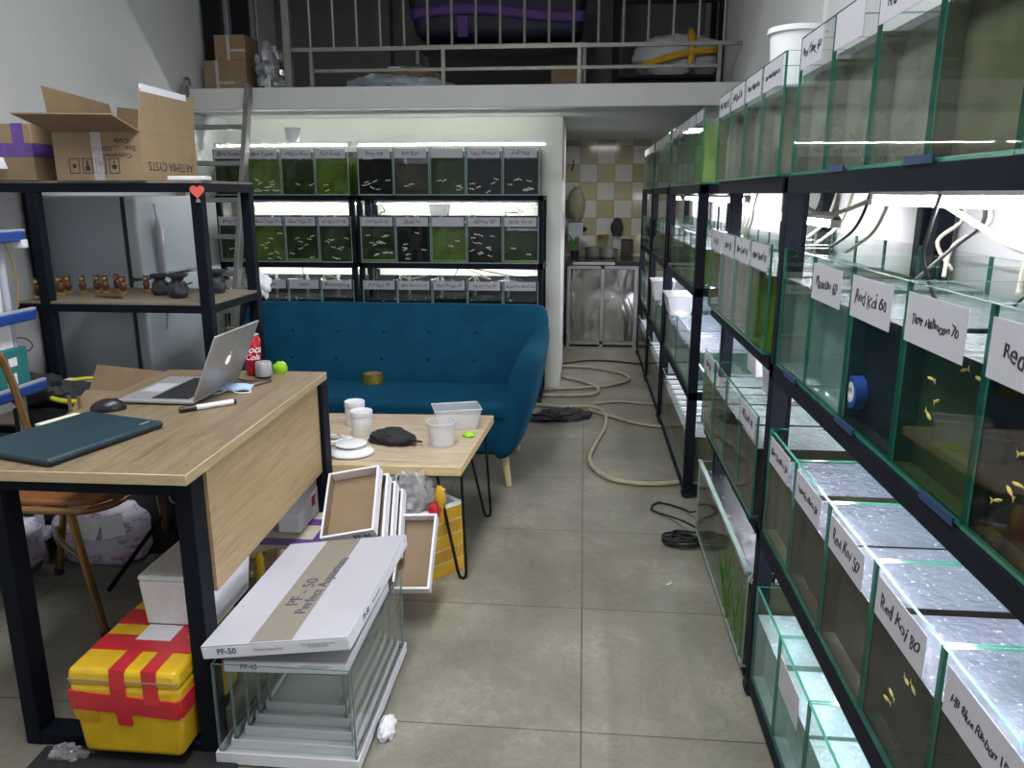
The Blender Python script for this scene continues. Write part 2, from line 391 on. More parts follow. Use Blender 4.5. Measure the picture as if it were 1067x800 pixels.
def tag(o, label, cat, group=None):
    o['label'] = label; o['category'] = cat
    if group: o['group'] = group
    return o
def thing(name, label, cat, loc=(0, 0, 0), rz=0, group=None, rot=None):
    o = bpy.data.objects.new(name, None); COL.objects.link(o); o.empty_display_size = 0.05
    o.location = loc; o.rotation_euler = rot if rot else (0, 0, rz)
    return tag(o, label, cat, group)
def struct(o): o['kind'] = 'structure'; return o
def dup(o, loc=None, rot=None, label=None, group=None, parent=None):
    c = o.copy(); COL.objects.link(c)
    if parent is not None: c.parent = parent
    if loc is not None: c.location = loc
    if rot is not None: c.rotation_euler = rot
    if label: c['label'] = label
    if group: c['group'] = group
    for ch in list(o.children): dup(ch, parent=c)
    return c
def text(body, size, mat, parent, M, name='writing', bold=0.0, shear=0.0, jitter=0.0, depth=0.0004, align='CENTER', warp=None):
    cu = bpy.data.curves.new(name, 'FONT'); cu.body = body; cu.size = size; cu.align_x = align; cu.align_y = 'CENTER'
    cu.extrude = depth; cu.offset = bold * size; cu.shear = shear; cu.resolution_u = 3
    o = bpy.data.objects.new(name, cu)
    me = bpy.data.meshes.new_from_object(o); bpy.data.objects.remove(o); bpy.data.curves.remove(cu); me.name = name
    ph = random.random() * 6
    for v in me.vertices:
        if jitter:
            k = v.co.x / size
            v.co.y += math.sin(k * 2.3 + ph) * jitter * size; v.co.x += math.sin(k * 5.1 + v.co.y / size * 3 + ph) * jitter * size * 0.7
            v.co.y *= 1 + 0.25 * math.sin(k * 3.7 + ph * 2)
        if warp: v.co = warp(v.co)
    me.materials.clear(); me.materials.append(MATS[mat])
    return link(name, me, parent, M=M)
# ================================================================== the setting
XL, XR, YF, YB, ZC = -2.47, 0.88, -2.5, 7.64, 3.25
ZS0, ZS1, YS = 1.85, 1.978, 4.82        # loft slab: underside, top, front edge
struct(MB().box(XL - .2, YF, -.1, XR + .2, YB + .2, 0).build('floor', 'floor_tile', smooth=False))
struct(MB().box(XL - .2, YF, ZC, XR + .2, YB + .2, ZC + .1).build('ceiling', 'ceiling_paint', smooth=False))
# left wall with the loft window opening (y 5.2-6.05, z 2.1-2.95)
w = MB(); w.box(XL - .15, YF, 0, XL, 5.16, ZC); w.box(XL - .15, 5.16, 0, XL, 6.1, 2.1); w.box(XL - .15, 5.16, 2.95, XL, 6.1, ZC); w.box(XL - .15, 6.1, 0, XL, YB, ZC)
struct(w.build('wall_left', 'wall_paint', smooth=False))
struct(MB().box(XR, YF, 0, XR + .15, YB, ZC).build('wall_right', 'wall_paint', smooth=False))
struct(MB().box(XL, YB, 0, XR, YB + .15, ZS0).build('wall_back', 'kitchen_tile', smooth=False))
struct(MB().box(XL, 5.40, 0, -.155, 5.55, ZS0).build('wall_middle', 'wall_warm', smooth=False))
struct(MB().box(-.155 - .15, 5.55, 0, -.155, 6.35, ZS0).build('wall_side', 'wall_paint', smooth=False))
struct(MB().box(XL, 6.45, ZS1, XR, 6.6, ZC).build('wall_loft', 'loft_shade_paint', smooth=False))
struct(MB().box(XR - .012, 3.22, 0, XR, 3.60, ZC).build('trim_1', 'wall_paint', smooth=False))
struct(MB().box(-1.66, 6.33, ZS1, -1.52, 6.45, ZC).build('trim_2', 'loft_shade_paint', smooth=False))
struct(MB().box(XL, YS, ZS0, XR, YB, ZS1).build('loft_slab', 'slab_paint', bevel=.006))
wn = struct(bpy.data.objects.new('window_1', None)); COL.objects.link(wn); wn.location = (XL, 5.16, 2.1)
m = MB()
for y in (0, .44, .885): m.box(-.06, y, 0, -.01, y + .055, .85)
m.box(-.06, 0, 0, -.01, .94, .055); m.box(-.06, 0, .795, -.01, .94, .85)
m.build('window_frame', 'alu', wn, bevel=.004)
MB().box(-.045, .03, .03, -.039, .91, .82).build('pane', 'backing', wn)
# ================================================================== tanks and racks
_g = {}
def glass_mesh(w, d, h, t=.006, edge='glass_edge', pane='glass'):
    k = ('g', round(w, 3), round(d, 3), round(h, 3), edge, pane)
    if k in _g: return _g[k]
    m = MB()
    def pane_(x0, y0, z0, x1, y1, z1, ax):
        c = [(x0, y0, z0), (x1, y0, z0), (x1, y1, z0), (x0, y1, z0), (x0, y0, z1), (x1, y0, z1), (x1, y1, z1), (x0, y1, z1)]
        v = [m.b.verts.new(p) for p in c]
        for q, a in (((3, 2, 1, 0), 2), ((4, 5, 6, 7), 2), ((0, 1, 5, 4), 1), ((1, 2, 6, 5), 0), ((2, 3, 7, 6), 1), ((3, 0, 4, 7), 0)):
            m.face([v[i] for i in q], 0 if a == ax else 1)
    pane_(0, 0, 0, w, d, t, 2); pane_(0, 0, t, w, t, h, 1); pane_(0, d - t, t, w, d, h, 1)
    pane_(0, t, t, t, d - t, h, 0); pane_(w - t, t, t, w, d - t, h, 0)
    _g[k] = m.mesh('tank_glass', [pane, edge], smooth=False); return _g[k]
def box_mesh(key, x0, y0, z0, x1, y1, z1, mats, top=None):
    k = ('b', key, round(x0, 3), round(y0, 3), round(z0, 3), round(x1 - x0, 3), round(y1 - y0, 3), round(z1 - z0, 3), tuple(mats))
    if k in _g: return _g[k]
    m = MB(); m.box(x0, y0, z0, x1, y1, z1)
    m.b.faces.ensure_lookup_table()
    if top is not None: m.b.faces[1].material_index = top
    _g[k] = m.mesh(key, list(mats), smooth=False); return _g[k]
def water_mesh(w, d, t, level, wmat, smat):
    k = ('w', round(w, 3), round(d, 3), round(level, 3), wmat, smat)
    if k in _g: return _g[k]
    m = MB(); m.box(t, t, t, w - t, d - t, level); m.b.faces.ensure_lookup_table()
    m.b.faces[1].material_index = 1; m.b.faces[2].material_index = 2
    q = [m.b.verts.new(p) for p in ((t, .034, t), (w - t, .034, t), (w - t, .034, level), (t, .034, level))]; m.face(q, 0)
    _g[k] = m.mesh('water', [wmat, smat, 'water_front'], smooth=False); return _g[k]
def tank(loc, rz, w, d, h, level, wmat, smat, label, group, words=None, lx=(.05, .86), lz=(.012, .082), backing=False, edge='glass_edge', name='fish_tank', tsize=.034, gravel=None):
    o = link(name, glass_mesh(w, d, h, edge=edge), None, loc, rz); tag(o, label, 'fish tank', group)
    t = .007
    if level: link('water', water_mesh(w, d, t, level, wmat, smat), o)
    if backing: link('back_panel', box_mesh('back_panel', t, d + .001, .002, w - t, d + .004, h - .004, ['backing']), o)
    if gravel: link('gravel', box_mesh('gravel', t + .001, t + .001, t + .0005, w - t - .001, d - t - .001, t + .014, [gravel]), o)
    if words is not None:
        x0, x1 = lx[0] * w, lx[1] * w; z1, z0 = h - lz[0], h - lz[1]
        lb = link('name_label', box_mesh('name_label', x0, -.0012, z0, x1, -.0002, z1, ['label_paper']), o)
        if words:
            M = Matrix.Translation(((x0 + x1) / 2, -.0016, (z0 + z1) / 2)) @ Matrix.Rotation(PI / 2, 4, 'X')
            sz = min(tsize, (x1 - x0) / max(4, len(words)) * 1.75)
            text(words, sz, 'ink', lb, M, jitter=.10, shear=.15, bold=0)
    return o
def rack(loc, rz, L, d, tiers, label, group=None, inset=0.0, end=0.0, legs=2, ph=None, name='tank_rack', mat='navy_steel', cast=.055, pw=.04):
    """steel rack: one post mesh each, one frame per tier, a dark caster under every post"""
    r = thing(name, label, 'rack', loc, rz, group)
    H = ph or tiers[-1][1]
    xs = [end + (L - 2 * end - pw) * k / (legs - 1) for k in range(legs)]
    for x in xs:
        for y in (inset, d - pw):
            p = MB().box(x, y, cast, x + pw, y + pw, H).build('post', mat, r, bevel=.003)
            c = MB().cyl((x + pw / 2 - .014, y + pw / 2, cast / 2 - .001), (x + pw / 2 + .014, y + pw / 2, cast / 2 - .001), cast / 2, n=16)
            c.box(x + .004, y + .004, cast * .6, x + pw - .004, y + pw - .004, cast); c.build('caster', 'rubber', p)
    for z0, z1 in tiers:
        m = MB(); t = .03
        m.box(0, 0, z0, L, t, z1); m.box(0, d - t, z0, L, d, z1); m.box(0, t, z0, t, d - t, z1); m.box(L - t, t, z0, L, d - t, z1)
        n = max(2, int(L / .4))
        for k in range(1, n): m.box(L * k / n - .015, t, z0, L * k / n + .015, d - t, z1 - .002)
        m.build('shelf_frame', mat, r)
    return r
def led(loc, rz, L, label, group, mat='led', r=.011, dots=False, cover=True):
    o = thing('led_tube', label, 'lamp', loc, rz, group)
    if dots:
        m = MB()
        for k in range(int(L / .022)): m.box(.006 + .022 * k, -.0035, -.004, .013 + .022 * k, .0035, -.0011)
        m.build('light_chips', mat, o, smooth=False)
    else: MB().cyl((0, 0, 0), (L, 0, 0), r, n=12).build('tube', mat, o)
    if cover:
        m = MB(); h0 = -.001 if dots else r + .0005
        m.box(0, -r * 1.4, h0, L, r * 1.4, h0 + .008); m.build('batten', 'white_plastic', o)
    m = MB(); m.box(-.02, -.012, -.010, 0, .012, .018); m.box(L, -.012, -.010, L + .02, .012, .018); m.box(-.02, -.009, r + .001, L + .02, .009, r + .012)
    m.build('holder', 'white_plastic', o); return o
ORD = ['first', 'second', 'third', 'fourth', 'fifth', 'sixth', 'seventh']
RZ = -PI / 2      # aisle racks face the aisle (-X); local x runs towards the camera
XF = .475
def fishes(P, rz, w, d, lo, hi, n, mat, label, group, front=True, s=.55):
    global _fish
    key = ('fish', mat)
    if key not in _g:
        m = MB(); m.lathe([(0, -.020), (.0025, -.015), (.0043, -.006), (.004, .004), (.002, .012), (.001, .015)], 8)
        m.prism([(0, .013), (.008, .027), (.0015, .023), (-.008, .027)], -.0006, .0006, M=Matrix.Rotation(PI / 2, 4, 'X'))
        _g[key] = m.mesh('guppy', [mat])
    R = Matrix.Rotation(rz, 3, 'Z')
    for k in range(n):
        p = Vector((random.uniform(.03, w - .03), random.uniform(.014, .027) if front else random.uniform(.03, d - .05), random.uniform(lo, hi)))
        o = bpy.data.objects.new('guppy', _g[key]); COL.objects.link(o)
        o.location = Vector(P) + R @ p; a = random.choice((PI / 2, -PI / 2)); o.scale = (s, s, s)
        o.rotation_euler = (random.uniform(-.12, .12), a + random.uniform(-.5, .5), rz + random.uniform(-.05, .05))
        tag(o, label, 'fish', group)
# ---- rack A: the largest aisle rack (boundaries of its tanks at 1.93, 1.69, ...)
RA = rack((XF, 1.97, 0), RZ, 2.2, .385, [(.035, .065), (.46, .497), (.905, .94), (1.355, 1.392)], 'long navy steel tank rack whose caster stands in the middle of the aisle floor', legs=2)
YA = 1.93
wA = .242
tex = {
 3: [('Red Tang_60', 'water_grey'), ('', 'water_grey'), ('Red Tail 60', 'water_grey'), ('Full Red 60', 'water_olive'), ('', 'water_grey'), ('', 'water_grey')],
 2: [(None, 'water_clear'), ('Platinum 60', 'water_clear'), ('Red Koi 60', 'water_dark'), ('Tiger Halfmoon 70', 'water_deep'), ('Red Iris Sc', 'water_dark'), ('', 'water_dark')],
 1: [('Blue Dumbo 50', 'water_olive'), ('Tuxedo Black 50', 'water_brown'), ('Red Koi 50', 'water_brown'), ('Red Koi 80', 'water_dark'), ('HB Blue Ribbon 150', 'water_dark'), ('', 'water_dark')],
 0: [(None, 'water_aqua'), ('', 'water_aqua'), (None, 'water_aqua'), (None, 'water_aqua'), (None, 'water_aqua')],
}
zA = {3: 1.3935, 2: .9415, 1: .4985, 0: .0665}
hA = {3: .298, 2: .285, 1: .278, 0: .272}
lvA = {3: .22, 2: .215, 1: .195, 0: .19}
nmA = {3: 'top tier', 2: 'third tier', 1: 'second tier', 0: 'bottom tier'}
for t in (3, 2, 1, 0):
    for k, (wd, wm) in enumerate(tex[t]):
        y = YA - k * (wA + .002)
        lab = f'{ORD[k]} glass tank from the caster end, {nmA[t]} of the long aisle rack'
        if wd: lab = f'glass tank labelled {wd.replace("_", " ")}, {nmA[t]} of the long aisle rack'
        sm = {3: 'surf', 2: 'surf_white', 1: 'surf', 0: 'surf_aqua'}[t]
        kw = dict(lx=(.04, .80), lz=(.014, .086), tsize=.040)
        if t == 1: kw = dict(lx=(.10, .84), lz=(.012, .078), tsize=.042)
        if t == 0: kw = dict(lx=(.12, .78), lz=(.03, .11))
        if t == 3: kw = dict(lx=(.02, .98) if k > 1 else (.05, .72), lz=(.004, .070), tsize=.036)
        o = tank((XF + .004, y, zA[t]), RZ, wA, .358, hA[t], lvA[t] + random.uniform(-.008, .008), wm, sm, lab, f'tanks on the {nmA[t]} of the long aisle rack', wd, **kw)
        if t == 2 and k == 0:
            link('back_panel', box_mesh('back_panel', .01, .30, .06, wA - .01, .304, .17, ['backing']), o)
led((.66, 1.87, 1.338), RZ, .82, 'glowing tube above the Tiger Halfmoon tank in the long aisle rack', 'tube lamps in the long aisle rack', 'led')
led((.66, .95, 1.338), RZ, .9, 'glowing tube above the Red Iris tank in the long aisle rack', 'tube lamps in the long aisle rack', 'led')
led((.60, 1.87, .892), RZ, 1.5, 'string of light chips over the Red Koi 80 tank in the long aisle rack', 'tube lamps in the long aisle rack', 'led_chip', dots=True)
led((.60, 1.85, .447), RZ, 1.1, 'string of light chips over the bottom tier of the long aisle rack', 'tube lamps in the long aisle rack', 'led_chip', dots=True)
for k, (n_, m_) in enumerate(((0, ''), (1, ''), (3, 'fish_gold'), (4, 'fish_gold'))):
    if m_: fishes((XF + .004, YA - n_ * .244, zA[2]), RZ, wA, .35, .03, .19, 5 if n_ == 3 else 12, m_, 'small gold guppy in the dark tank labelled ' + tex[2][n_][0], 'gold guppies in ' + tex[2][n_][0])
fishes((XF + .004, YA - 3 * .244, zA[1]), RZ, wA, .35, .02, .15, 4, 'fish_gold', 'small gold guppy in the tank labelled Red Koi 80', 'gold guppies in Red Koi 80')
tag(MB().lathe([(.012, -.010), (.030, -.010), (.030, .010), (.012, .010), (.012, -.010)], 28).build('tape_roll', ['shelf_blue'], None), 'blue roll of tape sticking to the glass in the Red Koi 60 tank', 'tape roll')
o = bpy.data.objects['tape_roll']; o.location = (XF + .026, 1.425, 1.0); o.rotation_euler = (0, PI / 2, 0)
MB().lathe([(.009, -.0104), (.019, -.0104), (.019, .0104), (.009, .0104), (.009, -.0104)], 24).build('core', 'white_plastic', o)
# blue tape strips along the rack lip
for k in range(6):
    tag(MB().box(0, 0, 0, .003, .10, .012).build('tape_strip', 'blue_tape', None, loc=(XF - .0035, 1.72 - k * .19, 1.3925 if k % 2 else .941)), 'blue tape strip along the rim of the long aisle rack under its tanks', 'tape', 'blue tape strips on the long aisle rack')
# ---- rack B: short rack with the plastic buckets
RB = rack((XF, 2.91, 0), RZ, .925, .385, [(.03, .06), (.465, .50), (.915, .95), (1.355, 1.392)], 'short dark tank rack with two plastic buckets, joined to the long aisle rack', inset=.035, end=.03)
wB = .228
wordsB = {3: ['Red Tang 50', 'Full Red 50', 'Yellow Ribbon 50', 'Santa Maria Ribbon 50'], 2: ['Koi 50', 'Snow 50', 'Blue Grass 50', 'Metal Head 50'], 1: ['Blue 50', None, None, 'HB Red 50']}
matB = {3: ['water_grey', 'water_grey', 'water_grey', 'water_grey'], 2: ['water_grey', 'water_grey', 'water_grey', 'water_green'], 1: ['water_olive', 'water_olive', 'water_brown', 'water_brown']}
for t, z, h in ((3, 1.3935, .285), (2, .9515, .278), (1, .5015, .285)):
    for k in range(4):
        wd = wordsB[t][k]; tn = {3: 'top tier', 2: 'third tier', 1: 'second tier'}[t]
        lab = f'tank labelled {wd}, {tn} of the short bucket rack' if wd else f'unlabelled {ORD[k]} tank on the {tn} of the short bucket rack'
        tank((XF - .012, 2.92 - k * (wB + .002), z), RZ, wB, .36, h, {3: .205, 2: .20, 1: .195}[t], matB[t][k], 'surf_white', lab, f'tanks on the {tn} of the short bucket rack', wd, lx=(.04, .92), lz=(.004, .07), tsize=.032)
b4 = tank((XF - .012, 2.90, .0615), RZ, .92, .36, .29, .255, 'water_olive', 'surf_dark', 'long low tank with grassy plants at the foot of the short bucket rack', None, edge='glass_edge_pale', name='plant_tank')
MB().box(-.002, -.004, .284, .922, .010, .294).build('rim', 'glass_edge_pale', b4)
for k in range(9):
    m = MB(); random.seed(50 + k)
    for q in range(9):
        a = random.uniform(-.02, .02); bx = random.uniform(-.015, .015)
        m.tube([(bx, 0, 0), (bx + a * .5, .004, .09), (bx + a * 1.6, .01, random.uniform(.15, .22))], [.003, .0025, .0006], 5, sub=3)
    R = Matrix.Rotation(RZ, 3, 'Z'); P = Vector((XF - .012, 2.90, .07)) + R @ Vector((.60 + k * .034, .016 + .02 * (k % 2), 0))
    tag(m.build('grass_plant', 'plant', None, loc=P), 'tuft of green grass growing inside the long low plant tank', 'plant', 'grass tufts in the long low tank')
led((.70, 2.85, 1.27), RZ, .55, 'glaring white tube behind the tanks of the short bucket rack', 'tube lamps in the short rack', 'led')
led((.66, 2.83, .885), RZ, .78, 'tube lamp over the buckets in the short rack', 'tube lamps in the short rack', 'led_soft')
led((.66, 2.83, .445), RZ, .78, 'tube lamp over the low plant tank', 'tube lamps in the short rack', 'led_soft')
# ---- rack C and D further down the aisle
def aisle(Y0, nT, tag_c, name_c, w, mats, last=None):
    L = nT * (w + .002) + .08
    rack((XF, Y0 + L, 0), RZ, L, .385, [(.03, .06), (.465, .50), (.925, .96), (1.355, 1.392)], f'dark steel tank rack {tag_c}', legs=2)
    for t, z, h in ((3, 1.3935, .305), (2, .9615, .225)):
        for k in range(nT):
            tn = 'top tier' if t == 3 else 'third tier'
            lb = f'{ORD[k]} tank from the kitchen, {tn} of the rack {name_c}'
            tank((XF + .006, Y0 + L - .04 - k * (w + .002), z), RZ, w, .355, h, {3: .245, 2: .16}[t], last if last and k == nT - 1 else mats[t - 2], 'surf_white', lb, f'tanks on the {tn} of the rack {name_c}', '' if t == 3 else None, lx=(.06, .94), lz=(.004, .05))
    m = 2
    for k in range(m):
        ww = (L - .08) / m - .004
        tank((XF + .006, Y0 + L - .04 - k * (ww + .004), .5015), RZ, ww, .355, .245, .17, 'water_clear', 'surf', f'{ORD[k]} wide clear tank from the kitchen in the rack {name_c}', f'wide tanks of the rack {name_c}', name='wide_tank')
    bt = tank((XF + .006, Y0 + L - .04, .0615), RZ, L - .08, .355, .29, .22, 'water_olive', 'surf_white', f'long low tank with white dividers, bottom tier of the rack {name_c}', None, edge='glass_edge_pale', name='long_tank')
    for k in range(nT * 2 - 1): MB().box((k + 1) * (L - .08) / (nT * 2) - .004, .01, .255, (k + 1) * (L - .08) / (nT * 2) + .012, .345, .268).build('divider', 'white_plastic', bt)
    led((.70, Y0 + L - .1, 1.325), RZ, L - .25, f'tube lamp under the top tier of the rack {name_c}', f'tube lamps of the rack {name_c}', 'led_soft')
    led((.66, Y0 + L - .1, .895), RZ, L - .25, f'tube lamp over the wide tanks of the rack {name_c}', f'tube lamps of the rack {name_c}', 'led_soft')
    led((.66, Y0 + L - .1, .44), RZ, L - .25, f'tube lamp over the long low tank of the rack {name_c}', f'tube lamps of the rack {name_c}', 'led_dim')
aisle(3.38, 5, 'with a coil of black cable at its foot', 'by the black cable coil', .226, ['water_olive', 'water_grey'], 'water_lime')  # lit look of the end tanks is put into brighter water
aisle(4.67, 4, 'where the pale hoses run, before the steel cabinet rack', 'in the hose bend', .226, ['water_olive', 'water_grey'])
aisle(5.72, 4, 'standing beside the steel kitchen cabinet', 'beside the steel cabinet', .22, ['water_olive', 'water_grey'])
# ---- the two racks on the wall behind the sofa
fm = {3: ['water_deep', 'water_green', 'water_deep', 'water_green', 'water_dark', 'water_brown', 'water_deep', 'water_dark', 'water_dark'],
      2: ['water_deep', 'water_green', 'water_deep', 'water_deep', 'water_deep', 'water_dark', 'water_green', 'water_dark', 'water_deep'],
      1: ['water_dark'] * 9}
fw = {3: ['Blue Topaz', 'Blue Topaz', 'Albino Koi', 'Full Gold', 'Blue Sky', 'Full Red', '', 'Lace Ribbon', 'Full Red'],
      2: ['Blue Topaz', 'Blue Topaz 30', 'Blue Topaz 30', 'Gold Koi 30', 'Half Black 30', 'Blue 30', '', 'Albino 30', 'Big Ear Koi 40'],
      1: ['Blue', 'Blue', 'Snow', 'Blue Moscow', 'Full Red 30', 'Black Moscow 30', 'Half Moon 30', 'Big Ear Koi 30', 'Dumbo Red 30']}
fx = [-2.375 + .222 * k for k in range(4)] + [-1.432 + .2305 * k for k in range(5)]
rack((-2.39, 4.985, 0), 0, .92, .40, [(.03, .06), (.455, .485), (.885, .92), (1.315, 1.345)], 'black steel rack behind the ladder holding four tank columns', pw=.035)
rack((-1.455, 4.985, 0), 0, 1.20, .40, [(.03, .06), (.455, .485), (.885, .92), (1.315, 1.345)], 'black steel rack behind the sofa holding five tank columns', pw=.035)
for t, z, h in ((3, 1.3465, .288), (2, .9215, .295), (1, .4865, .325)):
    for k in range(9):
        side, j, n = ('four-column', k, 4) if k < 4 else ('five-column', k - 4, 5)
        w = .218 if k < 4 else .227
        tn = {3: 'top', 2: 'middle', 1: 'low'}[t]
        lv = {3: .22, 2: .235, 1: .19}[t] + (0 if k % 3 else .015) - (.03 if (t, k) in ((3, 5), (2, 8)) else 0)
        lb = f'{ORD[j]} tank from the ladder on the {tn} tier of the {side} wall rack'
        tank((fx[k], 4.972, z), 0, w, .36, h, lv, fm[t][k], 'surf_white' if t > 1 else 'surf_dark', lb, f'{tn} tanks of the {side} wall rack', fw[t][k], lx=(.04, .93), lz=(.006, .062), backing=True, tsize=.034, edge='glass_edge_pale', gravel='water_lime' if t == 2 and k % 2 == 0 else None)
        if t > 1: 
            nf = {(3, 1): 12, (2, 1): 9, (2, 2): 8, (2, 3): 9, (2, 4): 14, (2, 5): 7, (2, 7): 12, (3, 4): 7, (3, 6): 5, (3, 8): 8, (3, 7): 6}.get((t, k), 2)
            fishes((fx[k], 4.972, z), 0, w, .36, .02, (.19 if t == 2 else .10), nf, 'fish_pale', f'tiny pale guppy in the {ORD[j]} {tn} tank of the {side} wall rack', f'guppies in {ORD[j]} {tn} tank of the {side} wall rack', s=.72)
led((-2.36, 5.02, 1.655), 0, .86, 'row of lights along the top of the four-column wall rack', 'wall rack lamps', 'led_wall', .008, dots=True, cover=False)
led((-1.43, 5.02, 1.655), 0, 1.20, 'row of lights along the top of the five-column wall rack', 'wall rack lamps', 'led_wall', .008, dots=True, cover=False)
for q, (x, L, s_) in enumerate(((-2.33, .80, 'four-column'), (-1.40, 1.08, 'five-column'))):
    led((x, 5.30, 1.295), 0, L, f'tube lamp over the middle tanks of the {s_} wall rack', 'wall rack lamps', 'led_wall', .008, dots=True)
    led((x, 5.30, .862), 0, L, f'tube lamp over the low tanks of the {s_} wall rack', 'wall rack lamps', 'led_wall', .008, dots=True)
# plastic cup standing on the top tanks, white net box hanging under the lamp, air lines
o = thing('plastic_cup', 'clear plastic cup standing on top of the four-column wall rack', 'cup', (-1.87, 5.06, 1.667))
MB().lathe([(0, 0), (.036, 0), (.05, .095), (.055, .097), (.048, .095), (.034, .004), (0, .004)], 28).build('cup_body', 'milky_plastic', o)
o = thing('net_box', 'white plastic box under the lamp of the five-column wall rack', 'box', (-.99, 5.0, 1.218))
MB().hexa([(.015, 0, 0), (.115, 0, 0), (.115, .1, 0), (.015, .1, 0), (0, -.01, .085), (.13, -.01, .085), (.13, .11, .085), (0, .11, .085)]).build('box_body', 'milky_plastic', o, bevel=.006)
MB().box(-.004, -.014, .085, .134, .114, .092).build('rim', 'white_plastic', o, bevel=.003)
random.seed(11)
def airline(pts, label, group, mat='cream_tube', r=.004): tag(MB().tube(pts, r, 7, sub=6).build('air_line', mat), label, 'tube', group)
for k in range(7):
    x = -2.28 + k * .30
    airline([(x, 5.30, 1.30), (x + .05, 5.22, 1.24), (x - .03 + .08 * (k % 2), 5.12, 1.235), (x + .02, 5.06, 1.17)], 'thin air line hanging into a middle tank of the wall racks', 'air lines over the middle wall tanks', 'cream_tube' if k % 3 else 'cable_black', .003)
for k in range(7):
    x = -1.95 + k * .26
    airline([(-.93 + .02 * k if k > 2 else x, 5.30, .87), (x + .03, 5.2, .80), (x - .05, 5.12, .825), (x + .02, 5.06, .74)], 'thin air line hanging into a low tank of the wall racks', 'air lines over the low wall tanks', 'cream_tube' if k % 2 else 'cable_black', .0035)
for k in range(9):
    y = 1.78 - .105 * k - (.04 if k % 2 else 0); x = .80 - .03 * (k % 3)
    airline([(x, y, 1.355), (x + .01, y - .03 * (k % 2), 1.30), (x - .03, y + .02, 1.25), (x - .05 * (k % 3), y, 1.19)], 'air line dropping from the top beam into the tanks of the long aisle rack', 'air lines in the long aisle rack', ('cream_tube', 'cream_tube', 'cable_black')[k % 3], .0042)
airline([(.70, 1.70, 1.35), (.72, 1.5, 1.29), (.68, 1.25, 1.262), (.66, .9, 1.27), (.7, .6, 1.28)], 'long pale air line sagging sideways under the top beam of the long aisle rack', 'air lines in the long aisle rack', 'cream_tube', .006)
airline([(.62, 1.46, 1.35), (.60, 1.44, 1.29), (.60, 1.45, 1.24), (.62, 1.43, 1.17)], 'black cable hanging beside the lamp of the long aisle rack', 'air lines in the long aisle rack', 'cable_black', .004)
for k in range(5):
    y = 2.78 - .15 * k
    airline([(.80, y, 1.355), (.78, y - .02, 1.30), (.74, y - .06, 1.25), (.70, y, 1.20)], 'air line dropping into the tanks of the short bucket rack', 'air lines in the short bucket rack', 'cream_tube' if k % 3 else 'cable_black', .0045)
airline([(.74, 2.84, 1.35), (.72, 2.6, 1.30), (.72, 2.35, 1.30), (.72, 2.1, 1.335)], 'pale air line sagging along the top beam of the short bucket rack', 'air lines in the short bucket rack', 'cream_tube', .006)
for k in range(6):
    y = 3.52 + .07 * k
    airline([(.74, y, 1.355), (.73, y + .01, 1.30), (.72, y - .02, 1.24), (.70, y, 1.16)], 'air line hanging in a bunch in the rack by the black cable coil', 'air lines in the cable coil rack', 'cream_tube', .0045)
airline([(.56, 3.40, 1.30), (.55, 3.33, 1.28), (.55, 3.30, 1.15), (.58, 3.18, .95), (.62, 3.12, .8)], 'black cable hanging in the gap between two aisle racks', 'loose cables at the aisle racks', 'cable_black', .004)
# buckets in and on the short rack
def bucket(loc, r0, r1, h, label, mat='milky_plastic', square=False):
    o = thing('plastic_bucket', label, 'bucket', loc, 0, 'plastic buckets')
    n = 32
    if square:
        m = MB(); m.hexa([(-r0, -r0, 0), (r0, -r0, 0), (r0, r0, 0), (-r0, r0, 0), (-r1, -r1, h), (r1, -r1, h), (r1, r1, h), (-r1, r1, h)])
        m.b.faces.ensure_lookup_table(); bmesh.ops.delete(m.b, geom=[m.b.faces[1]], context='FACES'); m.build('bucket_body', mat, o, solid=.003, bevel=.012)
        m = MB(); a = r1 + .004
        for q in ((-a, -a, a, -r1), (-a, r1, a, a), (-a, -r1, -r1, r1), (r1, -r1, a, r1)): m.box(q[0], q[1], h - .012, q[2], q[3], h + .002)
        m.build('rim', 'white_plastic', o)
    else:
        MB().lathe([(0, 0), (r0, 0), (r1, h), (r1 - .003, h), (r0 - .003, .004), (0, .004)], n).build('bucket_body', mat, o)
        MB().lathe([(r1 - .002, h - .012), (r1 + .006, h - .012), (r1 + .006, h + .002), (r1 - .002, h + .002), (r1 - .002, h - .012)], n).build('rim', 'white_plastic', o)
    return o
bucket((.595, 2.22, .7885), .058, .068, .115, 'milky square bucket standing in front on the second tier of the short rack', square=True)
bucket((.615, 2.52, .7885), .062, .072, .12, 'milky square bucket standing behind the other one on the second tier of the short rack', square=True)
bucket((.60, 2.47, 1.655), .066, .078, .155, 'round white bucket standing on the top tanks of the short rack', 'white_plastic')
o = thing('breeding_box', 'white breeding box hooked on the second tier of the rack in the hose bend', 'box', (.455, 4.95, .70))
MB().hexa([(0, 0, 0), (.10, 0, 0), (.10, .16, 0), (0, .16, 0), (-.02, -.02, .12), (.12, -.02, .12), (.12, .18, .12), (-.02, .18, .12)]).build('box_body', 'milky_plastic', o, bevel=.006)
MB().box(-.024, -.024, .12, .124, .184, .128).build('lid', 'white_plastic', o, bevel=.003)
o = thing('breeding_box', 'white breeding box hooked on the tank rim of the rack by the black cable coil', 'box', (.455, 4.05, .74))
MB().hexa([(0, 0, 0), (.10, 0, 0), (.10, .2, 0), (0, .2, 0), (-.02, -.02, .10), (.12, -.02, .10), (.12, .22, .10), (-.02, .22, .10)]).build('box_body', 'milky_plastic', o, bevel=.006)
MB().box(-.024, -.024, .10, .124, .224, .108).build('lid', 'white_plastic', o, bevel=.003)
